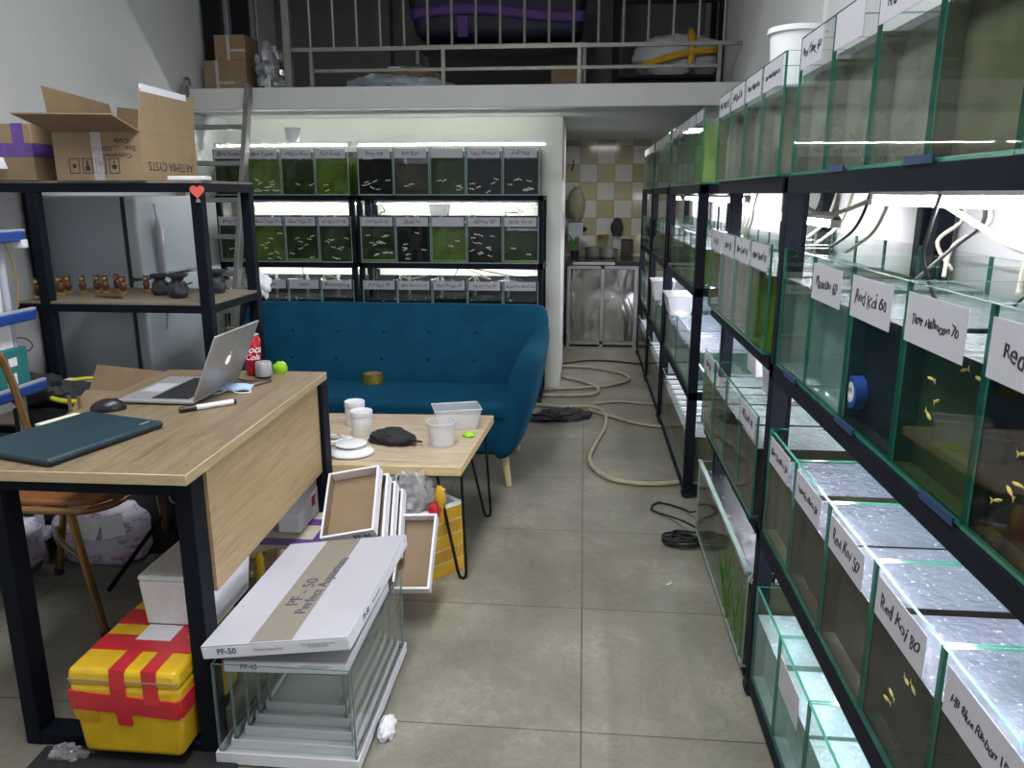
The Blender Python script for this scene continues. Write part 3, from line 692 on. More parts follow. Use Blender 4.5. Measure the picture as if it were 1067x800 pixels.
# ================================================================== sofa
so = thing('sofa', 'teal velvet three-seat sofa with buttoned back and wooden legs', 'sofa', (0, 0, 0))
m = MB()   # back: leaning slab with a softly rolled top
prof = [(3.80, .30), (3.79, .42), (3.86, .60), (3.93, .74), (3.965, .785), (4.01, .80), (4.06, .79), (4.09, .75), (4.06, .55), (4.02, .28), (3.92, .24)]
N = 40
rings = []
for i in range(N + 1):
    u = i / N; x = -1.80 + 1.64 * u
    e = min(1.0, min(u, 1 - u) * 1.7 / .07); e = math.sqrt(max(0, 1 - (1 - e) ** 2))
    ring = []
    for (y, z) in prof:
        yy = 3.95 + (y - 3.95) * (0.55 + .45 * e); zz = z if z < .6 else z - .045 * (1 - e)
        for bx in (-1.50, -1.26, -1.02, -.78, -.54):
            for bz in (.52, .66):
                dd = ((x - bx) / .05) ** 2 + ((z - bz) / .05) ** 2
                if y < 3.95: yy += .014 * math.exp(-dd)
        ring.append(m.b.verts.new((-.98 + (x + .98) * (1 - max(0, .5 - z) * .3), yy, zz)))
    rings.append(ring)
for A, B in zip(rings, rings[1:]):
    for k in range(len(prof)): m.face([A[k], A[(k + 1) % len(prof)], B[(k + 1) % len(prof)], B[k]])
m.face(rings[0][::-1]); m.face(rings[-1])
back = m.build('backrest', 'velvet', so, subdiv=1)
for bz, by in ((.535, 3.835), (.665, 3.893)):
    for bx in (-1.50, -1.26, -1.02, -.78, -.54): MB().blob((bx, by, bz), (.011, .006, .011), 10, 6).build('button', 'velvet_dark', back)
m = MB(); m.hexa([(-1.70, 3.43, .16), (-.33, 3.43, .16), (-.31, 3.86, .16), (-1.72, 3.86, .16), (-1.70, 3.405, .40), (-.32, 3.405, .40), (-.28, 3.86, .41), (-1.74, 3.86, .41)])
m.build('seat_base', 'velvet', so, bevel=.03, seg=4)
m = MB()
m.hexa([(-1.68, 3.40, .33), (-.325, 3.40, .33), (-.29, 3.80, .33), (-1.71, 3.80, .33), (-1.68, 3.40, .425), (-.325, 3.40, .425), (-.285, 3.80, .428), (-1.715, 3.80, .428)])
m.build('seat_cushion', 'velvet', so, bevel=.035, seg=5)
for sgn in (1, -1):
    cx = -1.01 if sgn > 0 else -.955; m = MB()
    secs = []
    for y, zb, zt, xo_b, xo_t, th in ((3.41, .155, .57, .665, .745, .07), (3.43, .14, .625, .69, .80, .10), (3.50, .135, .645, .70, .825, .12), (3.62, .135, .65, .71, .838, .125), (3.78, .15, .655, .72, .845, .125), (3.92, .18, .70, .74, .852, .12), (4.05, .24, .76, .77, .850, .10)):
        p = []
        hh = zt - zb
        o_ = [(xo_b - th * .9, zb), (xo_b - .02, zb), (xo_b + (xo_t - xo_b) * .22, zb + hh * .10), (xo_b + (xo_t - xo_b) * .55, zb + hh * .38), (xo_b + (xo_t - xo_b) * .88, zb + hh * .72), (xo_t, zb + hh * .92), (xo_t - .025, zt), (xo_t - th * .6, zt + .004), (xo_t - th, zt - .02), (xo_t - th * 1.12, zb + hh * .72), (xo_b - th * .75 + .02, zb + hh * .4)]
        secs.append([m.b.verts.new((cx + sgn * q[0], y, q[1])) for q in o_])
    for A, B in zip(secs, secs[1:]):
        for k in range(len(A)): m.face([A[k], A[(k + 1) % len(A)], B[(k + 1) % len(A)], B[k]])
    m.face(secs[0][::-1]); m.face(secs[-1])
    m.build('armrest', 'velvet', so, subdiv=2)
for x, y, dx, dy in ((-.36, 3.50, .03, -.03), (-1.60, 3.50, -.03, -.03), (-.36, 3.95, .03, .04), (-1.60, 3.95, -.03, .04)):
    MB().cyl((x + dx, y + dy, 0), (x, y, .17), .013, .022, 18).build('leg', 'ash_leg', so)
o = tag(MB().lathe([(.042, -.0), (.052, 0), (.052, .048), (.042, .048), (.042, 0)], 40).build('tape_roll', 'brass', None, loc=(-1.045, 3.735, .4275)), 'shiny gold roll of tape on the sofa seat', 'tape roll')
MB().lathe([(.038, .001), (.0418, .001), (.0418, .047), (.038, .047), (.038, .001)], 32).build('core', 'card', o)
# ================================================================== desk
dk = thing('desk', 'oak-topped desk with dark steel legs and a wooden front panel', 'desk', (0, 0, 0))
m = MB(); m.hexa([(-1.43, 1.53, .724), (-.862, 1.542, .724), (-.884, 2.572, .724), (-1.45, 2.56, .724), (-1.43, 1.53, .75), (-.862, 1.542, .75), (-.884, 2.572, .75), (-1.45, 2.56, .75)]); m.b.faces.ensure_lookup_table()
for i in (0, 2, 3, 4, 5): m.b.faces[i].material_index = 1
m.build('tabletop', ['oak', 'oak_edge'], dk, bevel=.0015, seg=1)
MB().hexa([(-.882, 1.642, .415), (-.867, 1.642, .415), (-.887, 2.478, .415), (-.902, 2.478, .415), (-.882, 1.642, .7235), (-.867, 1.642, .7235), (-.887, 2.478, .7235), (-.902, 2.478, .7235)]).build('front_panel', 'oak_panel', dk)
for y0 in (1.575, 2.482):
    MB().box(-.914, y0, .0, -.872, y0 + .06, .7235).build('leg', 'navy_steel', dk, bevel=.002)
    MB().box(-1.375, y0, .0, -1.336, y0 + .06, .7235).build('leg', 'navy_steel', dk, bevel=.002)
    m = MB(); m.box(-1.3355, y0, .004, -.9145, y0 + .06, .036); m.build('foot_rail', 'navy_steel', dk, bevel=.002)
    MB().box(-1.3355, y0, .685, -.9145, y0 + .06, .7235).build('top_rail', 'navy_steel', dk, bevel=.002)
MB().box(-1.375, 1.636, .69, -1.336, 2.481, .7235).build('side_rail', 'navy_steel', dk)
# laptop
ZD = .7505
lp = thing('laptop', 'open silver laptop standing on the oak desk', 'laptop', (-1.125, 2.095, ZD))
MB().box(-.235, 0, .004, 0, .305, .014).build('base', 'alu', lp, bevel=.003)
m = MB()
for r in range(6):
    for c in range(14):
        x1 = -.025 - r * .0195; y0 = .022 + c * .0188
        m.box(x1 - .0165, y0, .0142, x1, y0 + .016, .0155)
kb = m.build('keyboard', 'key_black', lp)
MB().box(-.218, .10, .0141, -.15, .205, .0145).build('trackpad', 'alu_light', lp)
Ml = Matrix.Translation((0, 0, .012)) @ Matrix.Rotation(math.atan2(.085, .192), 4, 'Y')
ld = MB().box(-.004, 0, 0, .002, .305, .212).build('lid', 'alu', lp, M=Ml, bevel=.002)
MB().box(-.0045, .008, .010, -.0042, .297, .205).build('screen', 'black_plastic', ld)
def lobe():
    P = []
    for k in range(48):
        a = 2 * PI * k / 48
        x, y = math.cos(a), math.sin(a)
        r = 1 - .10 * math.exp(-((a - PI / 2) / .35) ** 2) - .07 * math.exp(-((a - 3 * PI / 2) / .3) ** 2)
        px, py = .82 * r * x, .90 * r * y
        d = math.hypot(px - 1.02, py - .12)
        if d < .42: px = 1.02 - math.sqrt(max(0, .42 ** 2 - (py - .12) ** 2))
        P.append((px * .019, py * .019))
    return P
Mg = Matrix.Translation((.0021, .1525, .105)) @ Matrix.Rotation(PI / 2, 4, 'Z') @ Matrix.Rotation(PI / 2, 4, 'X')
m = MB(); m.prism(lobe(), 0, .0003)
m.prism([(.001, .018), (.004, .020), (.008, .026), (.007, .029), (.003, .026)], 0, .0003)
m.build('logo', 'logo_glow', ld, M=Mg)
# sleeve, mouse, notepad, pen, mask, can, speaker, wrapper
sl = thing('laptop_sleeve', 'dark teal laptop sleeve lying near the edge of the oak desk', 'laptop sleeve', (-1.274, 1.757, ZD), math.radians(73.7))
MB().box(-.17, -.135, 0, .17, .135, .019).build('sleeve_body', 'teal_sleeve', sl, bevel=.008, seg=3)
MB().tube([(-.165, -.1362, .0105), (.165, -.1362, .0105)], .0018, 6).build('zip', 'black_plastic', sl)
MB().box(.118, -.108, .0191, .150, -.104, .0196).build('logo_tag', 'ink_grey', sl)
mo = thing('computer_mouse', 'black mouse between the sleeve and the laptop', 'mouse', (-1.345, 2.03, ZD), .5)
MB().blob((0, 0, .004), (.048, .030, .030), 24, 12, flat=0.0).build('mouse_body', 'black_plastic', mo)
MB().cyl((.022, -.004, .0285), (.022, .004, .0285), .005, n=12).build('wheel', 'rubber', mo)
tag(MB().box(-.06, -.045, 0, .06, .045, .006).build('notepad', 'paper_cream', None, loc=(-1.385, 1.905, ZD), rz=1.25), 'cream paper slip under the edge of the teal sleeve', 'paper')
pe = thing('marker_pen', 'white marker pen with black cap on the desk', 'pen', (-1.068, 2.075, ZD + .0082), math.radians(43))
MB().tube([(-.035, 0, 0), (.070, 0, 0)], .008, 16).build('barrel', 'white_plastic', pe)
MB().tube([(-.082, 0, 0), (-.078, 0, 0), (-.0355, 0, 0)], [.0065, .0082, .0085], 16).build('cap', 'black_plastic', pe)
MB().tube([(.0705, 0, 0), (.078, 0, 0)], .0076, 16).build('end_plug', 'black_plastic', pe)
mk = thing('face_mask', 'light blue face mask behind the marker pen', 'face mask', (-1.10, 2.295, ZD), .2)
def mf(u, v):
    x = (u - .5) * .125; y = (v - .5) * .07
    return (x, y, .004 + .014 * math.sin(u * PI) * math.sin(v * PI) + .004 * math.sin(v * 22) + .005 * noise.noise(Vector((u * 4, v * 4, 2))))
MB().sheet(mf, 18, 18).build('fabric', 'mask_blue', mk, solid=.002)
for s_ in (-1, 1): MB().tube([(s_ * .06, -.03, .004), (s_ * .068, -.052, .003), (s_ * .04, -.062, .003), (s_ * .02, -.05, .004), (s_ * .01, -.034, .006)], .0018, 6, sub=4).build('ear_loop', 'white_plastic', mk)
cn = thing('soda_can', 'red soda can with white script behind the laptop', 'can', (-1.112, 2.50, ZD))
MB().lathe([(0, .004), (.018, 0), (.021, .004), (.0265, .012), (.0265, .128), (.022, .139), (.0225, .141)], 32).build('can_body', 'can_red', cn)
MB().lathe([(.0225, .139), (.0225, .142), (.019, .142), (.018, .138), (0, .138)], 32).build('can_top', 'alu_light', cn)
def wrapc(co):
    a = co.x / .0268 - PI / 2 + .25
    return Vector(((.0268 + co.z) * math.cos(a), (.0268 + co.z) * math.sin(a), co.y))
text('Coca', .034, 'paper', cn, Matrix.Translation((0, 0, .092)), 'script', shear=.35, warp=wrapc, bold=.01)
text('Cola', .028, 'paper', cn, Matrix.Translation((0, 0, .066)), 'script', shear=.35, warp=wrapc, bold=.01)
sp = thing('bluetooth_speaker', 'small silver round speaker before the soda can', 'speaker', (-1.063, 2.463, ZD))
MB().lathe([(0, .008), (.026, .008), (.027, .012), (.027, .050), (.024, .055), (0, .056)], 32).build('speaker_body', 'alu', sp)
MB().lathe([(0, 0), (.022, 0), (.024, .0078), (0, .0078)], 28).build('base_ring', 'black_plastic', sp)
tag(MB().tube([(-1.20, 2.49, ZD + .003), (-1.15, 2.44, ZD + .003), (-1.09, 2.40, ZD + .003), (-1.03, 2.425, ZD + .003), (-1.02, 2.40, ZD + .003), (-1.05, 2.33, ZD + .003), (-1.10, 2.325, ZD + .003)], .002, 6, sub=6).build('charging_cable', 'cable_black'), 'thin black cable looping around the silver speaker', 'cable')
tag(MB().blob((0, 0, .016), (.026, .012, .024), 14, 8, amp=.45, freq=2.6, seed=3, flat=0).build('wrapper', 'lime', None, loc=(-1.035, 2.535, ZD)), 'crumpled lime green wrapper on the far desk corner', 'wrapper')
# ================================================================== coffee table with hairpin legs
ct = thing('coffee_table', 'low plywood table with black hairpin legs before the sofa', 'coffee table', (0, 0, 0))
m = MB(); m.hexa([(-1.12, 2.535, .385), (-.413, 2.555, .385), (-.372, 3.22, .385), (-1.16, 3.19, .385), (-1.12, 2.535, .42), (-.413, 2.555, .42), (-.372, 3.22, .42), (-1.16, 3.19, .42)])
m.b.faces.ensure_lookup_table()
for i in (0, 2, 3, 4, 5): m.b.faces[i].material_index = 1
m.build('tabletop', ['ply', 'pine_edge'], ct, bevel=.002, seg=1)
for cx, cy, fx_, fy in ((-.453, 2.572, -.408, 2.532), (-.44, 3.14, -.385, 3.09), (-1.06, 2.62, -1.09, 2.56), (-1.08, 3.12, -1.11, 3.16)):
    sx = -1 if cx > -.7 else 1
    MB().tube([(cx + sx * .05, cy - .0, .384), (fx_ + sx * .018, fy, .03), (fx_ + sx * .010, fy, .009), (fx_, fy, .0055), (fx_ - sx * .008, fy, .010), (fx_ - sx * .012, fy, .03), (cx - sx * .035, cy + .02, .384)], .0055, 10).build('hairpin_leg', 'black_steel', ct)
ZT = .4205
for k, (x, y, hh, r, lb) in enumerate(((-.93, 3.03, .10, .040, 'taller white jar behind the other jar on the plywood table'), (-.865, 2.90, .098, .042, 'white screw-top jar standing in front on the plywood table'))):
    o = thing('plastic_jar', lb, 'jar', (x, y, ZT), 0, 'white jars on the plywood table')
    MB().lathe([(0, 0), (r * .93, 0), (r, .006), (r, hh * .78), (r * .93, hh * .80)], 32).build('jar_body', 'white_plastic', o)
    MB().lathe([(r * 1.03, hh * .80), (r * 1.05, hh * .82), (r * 1.05, hh), (r * 1.0, hh + .002), (r * .9, hh - .001), (0, hh - .001)], 32).build('lid', 'paper', o)
    def wj(co, r=r): a = co.x / (r + .0006) - PI / 2 + .1; return Vector(((r + .0006) * math.cos(a), (r + .0006) * math.sin(a), co.y))
    if k: text('. . . . . . . .\n. . . . . .\n. . . . . . .', .012, 'ink_grey', o, Matrix.Translation((0, 0, .038)), 'fine_print', warp=wj)
sc = thing('kitchen_scale', 'white round-topped scale on the plywood table', 'scale', (-.835, 2.655, ZT), .35)
MB().lathe([(0, 0), (.068, 0), (.078, .006), (.078, .012), (.066, .022), (0, .026)], 36, M=Matrix.Diagonal((1.05, .88, 1, 1))).build('scale_body', 'white_plastic', sc)
MB().lathe([(0, .026), (.03, .026), (.055, .033), (.058, .037), (.054, .040), (0, .040)], 32, c=(0, .02, 0)).build('weighing_plate', 'white_plastic', sc)
tp = thing('tape_dispenser', 'white hand tape dispenser with a blue blade cover beside the scale', 'tape dispenser', (-.945, 2.77, ZT), -.3)
m = MB(); m.tube([(-.05, -.045, .012), (.0, -.055, .012), (.055, .045, .012), (-.045, .05, .012)], .010, 8, closed=True); m.build('frame', 'white_plastic', tp)
MB().tube([(-.035, -.055, .012), (.0, -.10, .012)], [.011, .009], 10).build('blade_cover', 'ink_blue', tp)
tag(MB().tube([(-.99, 2.87, ZT + .004), (-.92, 2.80, ZT + .03), (-.90, 2.74, ZT + .004)], .003, 6).build('wooden_stick', 'pine_edge'), 'thin yellow stick across the tape dispenser', 'stick')
m = MB(); random.seed(4)
m.blob((0, 0, .022), (.095, .055, .034), 36, 18, amp=.28, freq=1.7, seed=8, flat=0.001)
bg = m.build('black_bag', 'cloth_black', None, loc=(-.715, 2.80, ZT), rz=-.25); tag(bg, 'crumpled black cloth pouch on the plywood table', 'pouch')
MB().tube([(.06, -.01, .02), (.11, -.02, .022), (.125, 0, .018), (.10, .012, .016), (.07, .02, .016)], .003, 6, sub=3).build('drawstring', 'cable_black', bg)
o = thing('plastic_cup', 'round clear plastic tub in front on the plywood table', 'tub', (-.525, 2.80, ZT))
MB().lathe([(0, 0), (.047, 0), (.055, .088), (.0585, .089), (.0585, .093), (.052, .092), (.045, .004), (0, .004)], 36).build('cup_body', 'clear_plastic', o)
MB().lathe([(.054, .089), (.059, .089), (.059, .094), (.054, .094), (.054, .089)], 36).build('rim', 'milky_plastic', o)
o = thing('plastic_container', 'rectangular clear food container behind the round tub', 'container', (-.505, 3.035, ZT), .30)
m = MB(); m.hexa([(-.075, -.045, 0), (.075, -.045, 0), (.075, .045, 0), (-.075, .045, 0), (-.095, -.06, .085), (.095, -.06, .085), (.095, .06, .085), (-.095, .06, .085)])
m.b.faces.ensure_lookup_table(); bmesh.ops.delete(m.b, geom=[m.b.faces[1]], context='FACES'); m.build('container_body', 'clear_plastic', o, bevel=.012, solid=.002)
m = MB(); m.tube([(-.096, -.061, .086), (.096, -.061, .086), (.096, .061, .086), (-.096, .061, .086)], .003, 6, closed=True); m.build('rim', 'milky_plastic', o)
tag(MB().blob((0, 0, .008), (.024, .018, .012), 16, 8, amp=.35, freq=2.5, seed=5, flat=0).build('green_lump', 'lime', None, loc=(-.437, 2.905, ZT)), 'bright green crumpled scrap near the plywood table corner', 'scrap')
# ================================================================== nested aquariums with lids
def packtext(s_, size, parent, M, mat='ink_blue', bold=.012): return text(s_, size, mat, parent, M, 'print', bold=bold)
RX = Matrix.Rotation(PI / 2, 4, 'X')
sizes = ((.342, .50, .255, -.855, 1.55), (.300, .45, .213, -.833, 1.588), (.264, .41, .166, -.812, 1.622), (.230, .37, .150, -.797, 1.655), (.200, .335, .134, -.783, 1.687))
zb = 0.0
for k, (w, d, h, x, y) in enumerate(sizes):
    lb = ('largest glass aquarium, outermost of the nested stack on the floor', 'second largest glass aquarium nested in the stack on the floor', 'middle glass aquarium of the five nested on the floor', 'second smallest glass aquarium nested in the stack on the floor', 'smallest glass aquarium at the heart of the nested stack')[k]
    z = .008 + k * .013
    o = link('glass_aquarium', glass_mesh(w, d, h, .005, 'glass_edge_pale', 'glass'), None, (x, y, z + .012)); tag(o, lb, 'aquarium', 'nested glass aquariums')
    m = MB(); e = .006
    m.box(-e, -e, -.012, w + e, d + e, -.0005); m.box(-e, -e, 0, w + e, -.001, .018 if k == 0 else .012); m.box(-e, d + .001, 0, w + e, d + e, .018); m.box(-e, -.001, 0, -.001, d + .001, .018); m.box(w + .001, -.001, 0, w + e, d + .001, .018)
    m.build('base_tray', 'paper' if k == 0 else 'foam', o)
def lid(w, d, h, M, num, label, z):
    o = thing('aquarium_lid', label, 'box lid'); o.matrix_world = M
    m = MB(); m.box(0, 0, h - .004, w, d, h, 1)
    m.box(0, 0, 0, w, .004, h - .004); m.box(0, d - .004, 0, w, d, h - .004); m.box(0, .004, 0, .004, d - .004, h - .004); m.box(w - .004, .004, 0, w, d - .004, h - .004)
    m.build('lid_shell', ['paper', 'lid_top'], o, bevel=.002)
    packtext('PF-' + num, h * .62, o, Matrix.Translation((.062, -.0006, h * .5)) @ RX)
    packtext('Perfect Aquarium', h * .30, o, Matrix.Translation((.165, -.0006, h * .5)) @ RX, 'ink_grey', 0)
    packtext('Your fish is happy inside here\nMADE IN CHINA', h * .20, o, Matrix.Translation((w - .075, -.0006, h * .55)) @ RX, 'ink_grey', 0)
    return o
ML = Matrix.Translation((-.868, 1.545, .290)) @ Matrix.Rotation(math.radians(-8.0), 4, 'Y') @ Matrix.Rotation(math.radians(-1), 4, 'Z')
L50 = lid(.362, .55, .034, ML, '50', 'large grey and white carton lid marked PF-50 lying askew over the nested aquariums', 0)
RT = Matrix.Translation((0, 0, .0342))
packtext('PF - 50', .05, L50, Matrix.Translation((.165, .235, .0352)) @ Matrix.Rotation(math.radians(86), 4, 'Z'), 'ink_soft', 0)
packtext('Perfect Aquarium', .042, L50, Matrix.Translation((.208, .27, .0352)) @ Matrix.Rotation(math.radians(86), 4, 'Z'), 'ink_soft', 0)
MB().box(.120, .003, .0341, .225, .547, .0344).build('tape', 'aged_tape', L50)
Mside = Matrix.Translation((.3626, .13, .017)) @ Matrix.Rotation(PI / 2, 4, 'Z') @ RX
packtext('PF-50', .021, L50, Mside)
packtext('Perfect Aquarium', .010, L50, Matrix.Translation((.3626, .22, .017)) @ Matrix.Rotation(PI / 2, 4, 'Z') @ RX, 'ink_grey', 0)
lid(.300, .40, .030, Matrix.Translation((-.828, 1.560, .250)) @ Matrix.Rotation(math.radians(-2), 4, 'Y'), '45', 'white carton lid marked PF-45 right under the PF-50 lid', 0)
lid(.228, .33, .028, Matrix.Translation((-.792, 1.633, .2165)), '35', 'white carton lid marked PF-35 under the PF-45 lid', 0)
# ================================================================== white trays lined in brown card
def tray(M, w, d, h, label, words=None):
    o = thing('carton_tray', label, 'carton tray', group='white carton trays'); o.matrix_world = M
    MB().box(0, 0, 0, w, d, .003).build('base', 'card_tray', o)
    m = MB(); t = .007
    for a in ((0, 0, w, t), (0, d - t, w, d), (0, t, t, d - t), (w - t, t, w, d - t)): m.box(a[0], a[1], .0032, a[2], a[3], h)
    m.build('rim', 'paper', o)
    m = MB()
    for a in ((t, t + .0002, w - t, t + .0012), (t + .0002, t + .002, t + .0012, d - t)): m.box(a[0], a[1], .0034, a[2], a[3], h - .001)
    m.build('inner_lining', 'card_tray', o)
    if words: packtext(words, h * .62, o, Matrix.Translation((w * .74, -.0006, h * .45)) @ Matrix.Rotation(PI, 4, 'Y') @ RX, 'ink', .006)
    return o
def frame(o, x, y):
    X = Vector(x).normalized(); Y = Vector(y); Y = (Y - X * Y.dot(X)).normalized(); Z = X.cross(Y)
    return Matrix(((X.x, Y.x, Z.x, o[0]), (X.y, Y.y, Z.y, o[1]), (X.z, Y.z, Z.z, o[2]), (0, 0, 0, 1)))
T1 = frame((-.800, 2.215, .268), (.174, 0, .037), (.010, .2, .145))
tray(T1, .178, .250, .040, 'uppermost white tray of the tilted stack, its brown inside open to view', 'PF-35')
for k in range(1, 4):
    tray(T1 @ Matrix.Translation((.006 + .012 * k, -.002 - .006 * k, -.042 * k)), .178, .250, .040, ('', 'white tray directly under the uppermost tilted tray', 'third white tray down in the tilted stack', 'bottom white tray of the tilted stack')[k])
T2 = frame((-.582, 2.215, .108), (.125, 0, .006), (-.025, .2, .168))
tray(T2, .122, .262, .040, 'narrow white tray leaning alone against the yellow taped box')
# yellow taped foam box under the plywood table with a clear bag in it
yb = thing('foam_box', 'foam box wrapped in mustard tape under the plywood table, open on top', 'box', (-.560, 2.462, 0), math.radians(48))
m = MB(); W_, D_, H_ = .215, .26, .265
for a in ((0, 0, W_, .02), (0, D_ - .02, W_, D_), (0, .02, .02, D_ - .02), (W_ - .02, .02, W_, D_ - .02)): m.box(a[0], a[1], 0, a[2], a[3], H_)
m.box(.02, .02, 0, W_ - .02, D_ - .02, .02)
m.build('foam_body', 'foam', yb)
m = MB()
for z in (.0, .052, .104, .156, .208):
    m.box(.002, -.0015, z + .001, W_, -.0002, z + .050, 0 if int(z * 100) % 2 else 1); m.box(W_ + .0002, 0, z + .001, W_ + .0015, D_, z + .050, 1 if int(z * 100) % 2 else 0)
m.build('tape_wrap', ['mustard_tape', 'yellow_tape_b'], yb)
tag(MB().blob((-.600, 2.55, .315), (.085, .08, .09), 30, 18, amp=.34, freq=3.2, seed=2).build('plastic_bag', 'film', None), 'crinkled clear plastic bag stuffed into the mustard taped box', 'bag')
o = tag(MB().blob((0, 0, 0), (.022, .02, .03), 14, 8, amp=.4, freq=3, seed=6).build('snack_packet', 'red', None, loc=(-.505, 2.52, .262)), 'red and yellow packet at the edge of the clear bag', 'packet')
MB().blob((.02, .02, .045), (.02, .018, .045), 14, 8, amp=.3, freq=3, seed=9).build('yellow_part', 'yellow_tape_b', o)
# boxes along the desk panel
pb = thing('taped_carton', 'carton banded with purple tape lying beside the desk panel', 'box', (-1.03, 2.11, .0))
MB().box(0, 0, 0, .20, .46, .262).build('carton_body', 'pack_beige', pb, bevel=.004)
m = MB(); m.box(.001, .10, .2622, .2, .15, .2628); m.box(.001, .26, .2622, .2, .31, .2628); m.box(.175, -.0006, .2629, .2005, .46, .2634); m.box(.2004, .0, .06, .2012, .46, .2634)
m.build('tape', 'purple_tape', pb)
bp = thing('paper_parcel', 'brown paper parcel squeezed between white foam box and purple banded carton', 'parcel', (-.975, 2.02, .215), .5)
MB().blob((0, 0, .03), (.10, .055, .055), 26, 14, amp=.22, freq=3.4, seed=4, flat=0).build('parcel_body', 'card', bp)
MB().tube([(.035, -.056, .03), (.04, -.03, .078), (.042, .02, .085), (.044, .056, .04)], .012, 8, sub=3).build('tape_band', 'yellow_tape', bp)
tag(MB().blob((0, 0, .03), (.085, .045, .045), 26, 14, amp=.25, freq=3.4, seed=14, flat=0).build('paper_parcel', 'card', None, loc=(-.90, 2.10, .225), rz=.3), 'crumpled brown paper parcel against the carton with purple bands', 'parcel')
st = thing('storage_stand', 'low black crate holding the brown paper parcels', 'crate', (-1.04, 1.935, 0))
m = MB()
for a in ((0, 0, .2, .01), (0, .16, .2, .17), (0, .01, .01, .16), (.19, .01, .2, .16)): m.box(a[0], a[1], 0, a[2], a[3], .214)
m.box(.01, .01, .20, .19, .16, .214); m.build('crate_body', 'black_plastic', st)
wr = thing('white_carton', 'slim white carton with a red mark under the end of the desk panel', 'box', (-.985, 2.30, .2636))
MB().hexa([(0, 0, 0), (.075, 0, 0), (.075, .20, 0), (0, .20, 0), (0, 0, .07), (.075, 0, .07), (.075, .20, .10), (0, .20, .10)]).build('carton_body', 'paper', wr, bevel=.004)
MB().box(.0752, .12, .045, .0758, .15, .08).build('red_mark', 'red', wr)
wf = thing('foam_box', 'white foam box standing on the red and yellow taped box', 'box', (-1.108, 1.70, .2738))
m = MB(); m.hexa([(.008, .008, 0), (.192, .008, 0), (.192, .212, 0), (.008, .212, 0), (0, 0, .125), (.20, 0, .125), (.20, .22, .125), (0, .22, .125)]); m.build('foam_body', 'foam', wf, bevel=.006)
MB().box(-.001, -.001, .1255, .201, .221, .140).build('lid', 'foam', wf, bevel=.006)
ry = thing('taped_box', 'foam box wrapped in yellow tape with a red tape cross, under the desk', 'box', (-1.192, 1.508, .0365), math.radians(0))
Wb, Db = .275, .33
MB().hexa([(.014, .010, 0), (Wb - .012, .010, 0), (Wb - .012, Db - .01, 0), (.014, Db - .01, 0), (0, 0, .195), (Wb, 0, .195), (Wb, Db, .195), (0, Db, .195)]).build('box_body', 'yellow_tape', ry, bevel=.016, seg=4)
MB().hexa([(-.001, -.001, .1905), (Wb + .001, -.001, .1905), (Wb + .001, Db + .001, .1905), (-.001, Db + .001, .1905), (.004, .004, .234), (Wb - .004, .004, .234), (Wb - .004, Db - .004, .234), (.004, Db - .004, .234)]).build('lid', 'yellow_tape', ry, bevel=.012, seg=3)
m = MB()
m.hexa([(.0045, -.0008, .130), (Wb - .006, -.0008, .112), (Wb - .006, .01, .112), (.0045, .01, .130), (.001, -.0022, .178), (Wb - .004, -.0022, .160), (Wb - .004, .01, .160), (.001, .01, .178)])
m.hexa([(Wb - .012, .012, .112), (Wb + .0002, .012, .112), (Wb + .0002, Db - .02, .118), (Wb - .012, Db - .02, .118), (Wb - .012, .012, .160), (Wb + .0016, .012, .160), (Wb + .0016, Db - .02, .166), (Wb - .012, Db - .02, .166)])
m.hexa([(-.0018, .012, .132), (.012, .012, .132), (.012, Db - .02, .132), (.003, Db - .02, .132), (-.0018, .012, .178), (.012, .012, .178), (.012, Db - .02, .178), (-.0018, Db - .02, .178)])
m.hexa([(.118, -.0002, .09), (.152, -.0002, .09), (.152, .006, .09), (.118, .006, .09), (.108, -.0035, .19), (.145, -.0035, .19), (.145, .006, .19), (.108, .006, .19)])
m.hexa([(.108, -.0035, .1901), (.145, -.0035, .1901), (.145, .01, .1901), (.108, .01, .1901), (.108, .002, .2362), (.145, .002, .2362), (.145, .01, .2362), (.108, .01, .2362)])
m.hexa([(.190, -.0032, .15), (.226, -.0032, .15), (.226, .01, .15), (.190, .01, .15), (.186, .002, .2360), (.222, .002, .2360), (.222, .01, .2360), (.186, .01, .2360)])
m.build('red_tape', 'red_tape', ry, smooth=False)
m = MB(); m.box(.108, .010, .2342, .145, Db - .01, .2362); m.box(.186, .010, .2342, .222, Db - .01, .2360); m.box(.012, .085, .2340, Wb - .012, .15, .2364); m.box(.012, .20, .2340, Wb - .012, .27, .2364); m.build('top_tape', 'red_tape', ry, smooth=False)
MB().box(.004, -.0012, .205, Wb - .004, .004, .209).build('tape_seam', 'aged_tape', ry)
m = MB(); m.hexa([(.012, .0018, .098), (.068, .0018, .095), (.068, .01, .095), (.012, .01, .098), (.007, -.0006, .128), (.068, -.0006, .124), (.068, .01, .124), (.007, .01, .128)]); m.build('brown_tape', 'yellow_tape_b', ry)
MB().box(.10, .13, .2366, .19, .20, .2371).build('shipping_label', 'paper', ry)
tag(MB().box(0, 0, 0, .50, .26, .012).build('floor_sheet', 'sheet_black', None, loc=(-1.30, 1.30, 0), rz=.04), 'flat black sheet on the floor before the taped box', 'mat')  # thin flat black slab lying on the tiles
tag(MB().blob((0, 0, .014), (.05, .025, .016), 22, 10, amp=.6, freq=4, seed=3, flat=0.001).build('plastic_scrap', 'film', None, loc=(-1.235, 1.535, 0)), 'scrap of shiny clear plastic at the desk foot rail', 'plastic scrap')
tag(MB().blob((0, 0, .014), (.022, .045, .024), 24, 12, amp=.3, freq=2.2, seed=13, flat=0.001).build('tissue', 'paper', None, loc=(-.478, 1.70, 0)), 'crumpled white tissue on the floor by the nested aquariums', 'tissue')
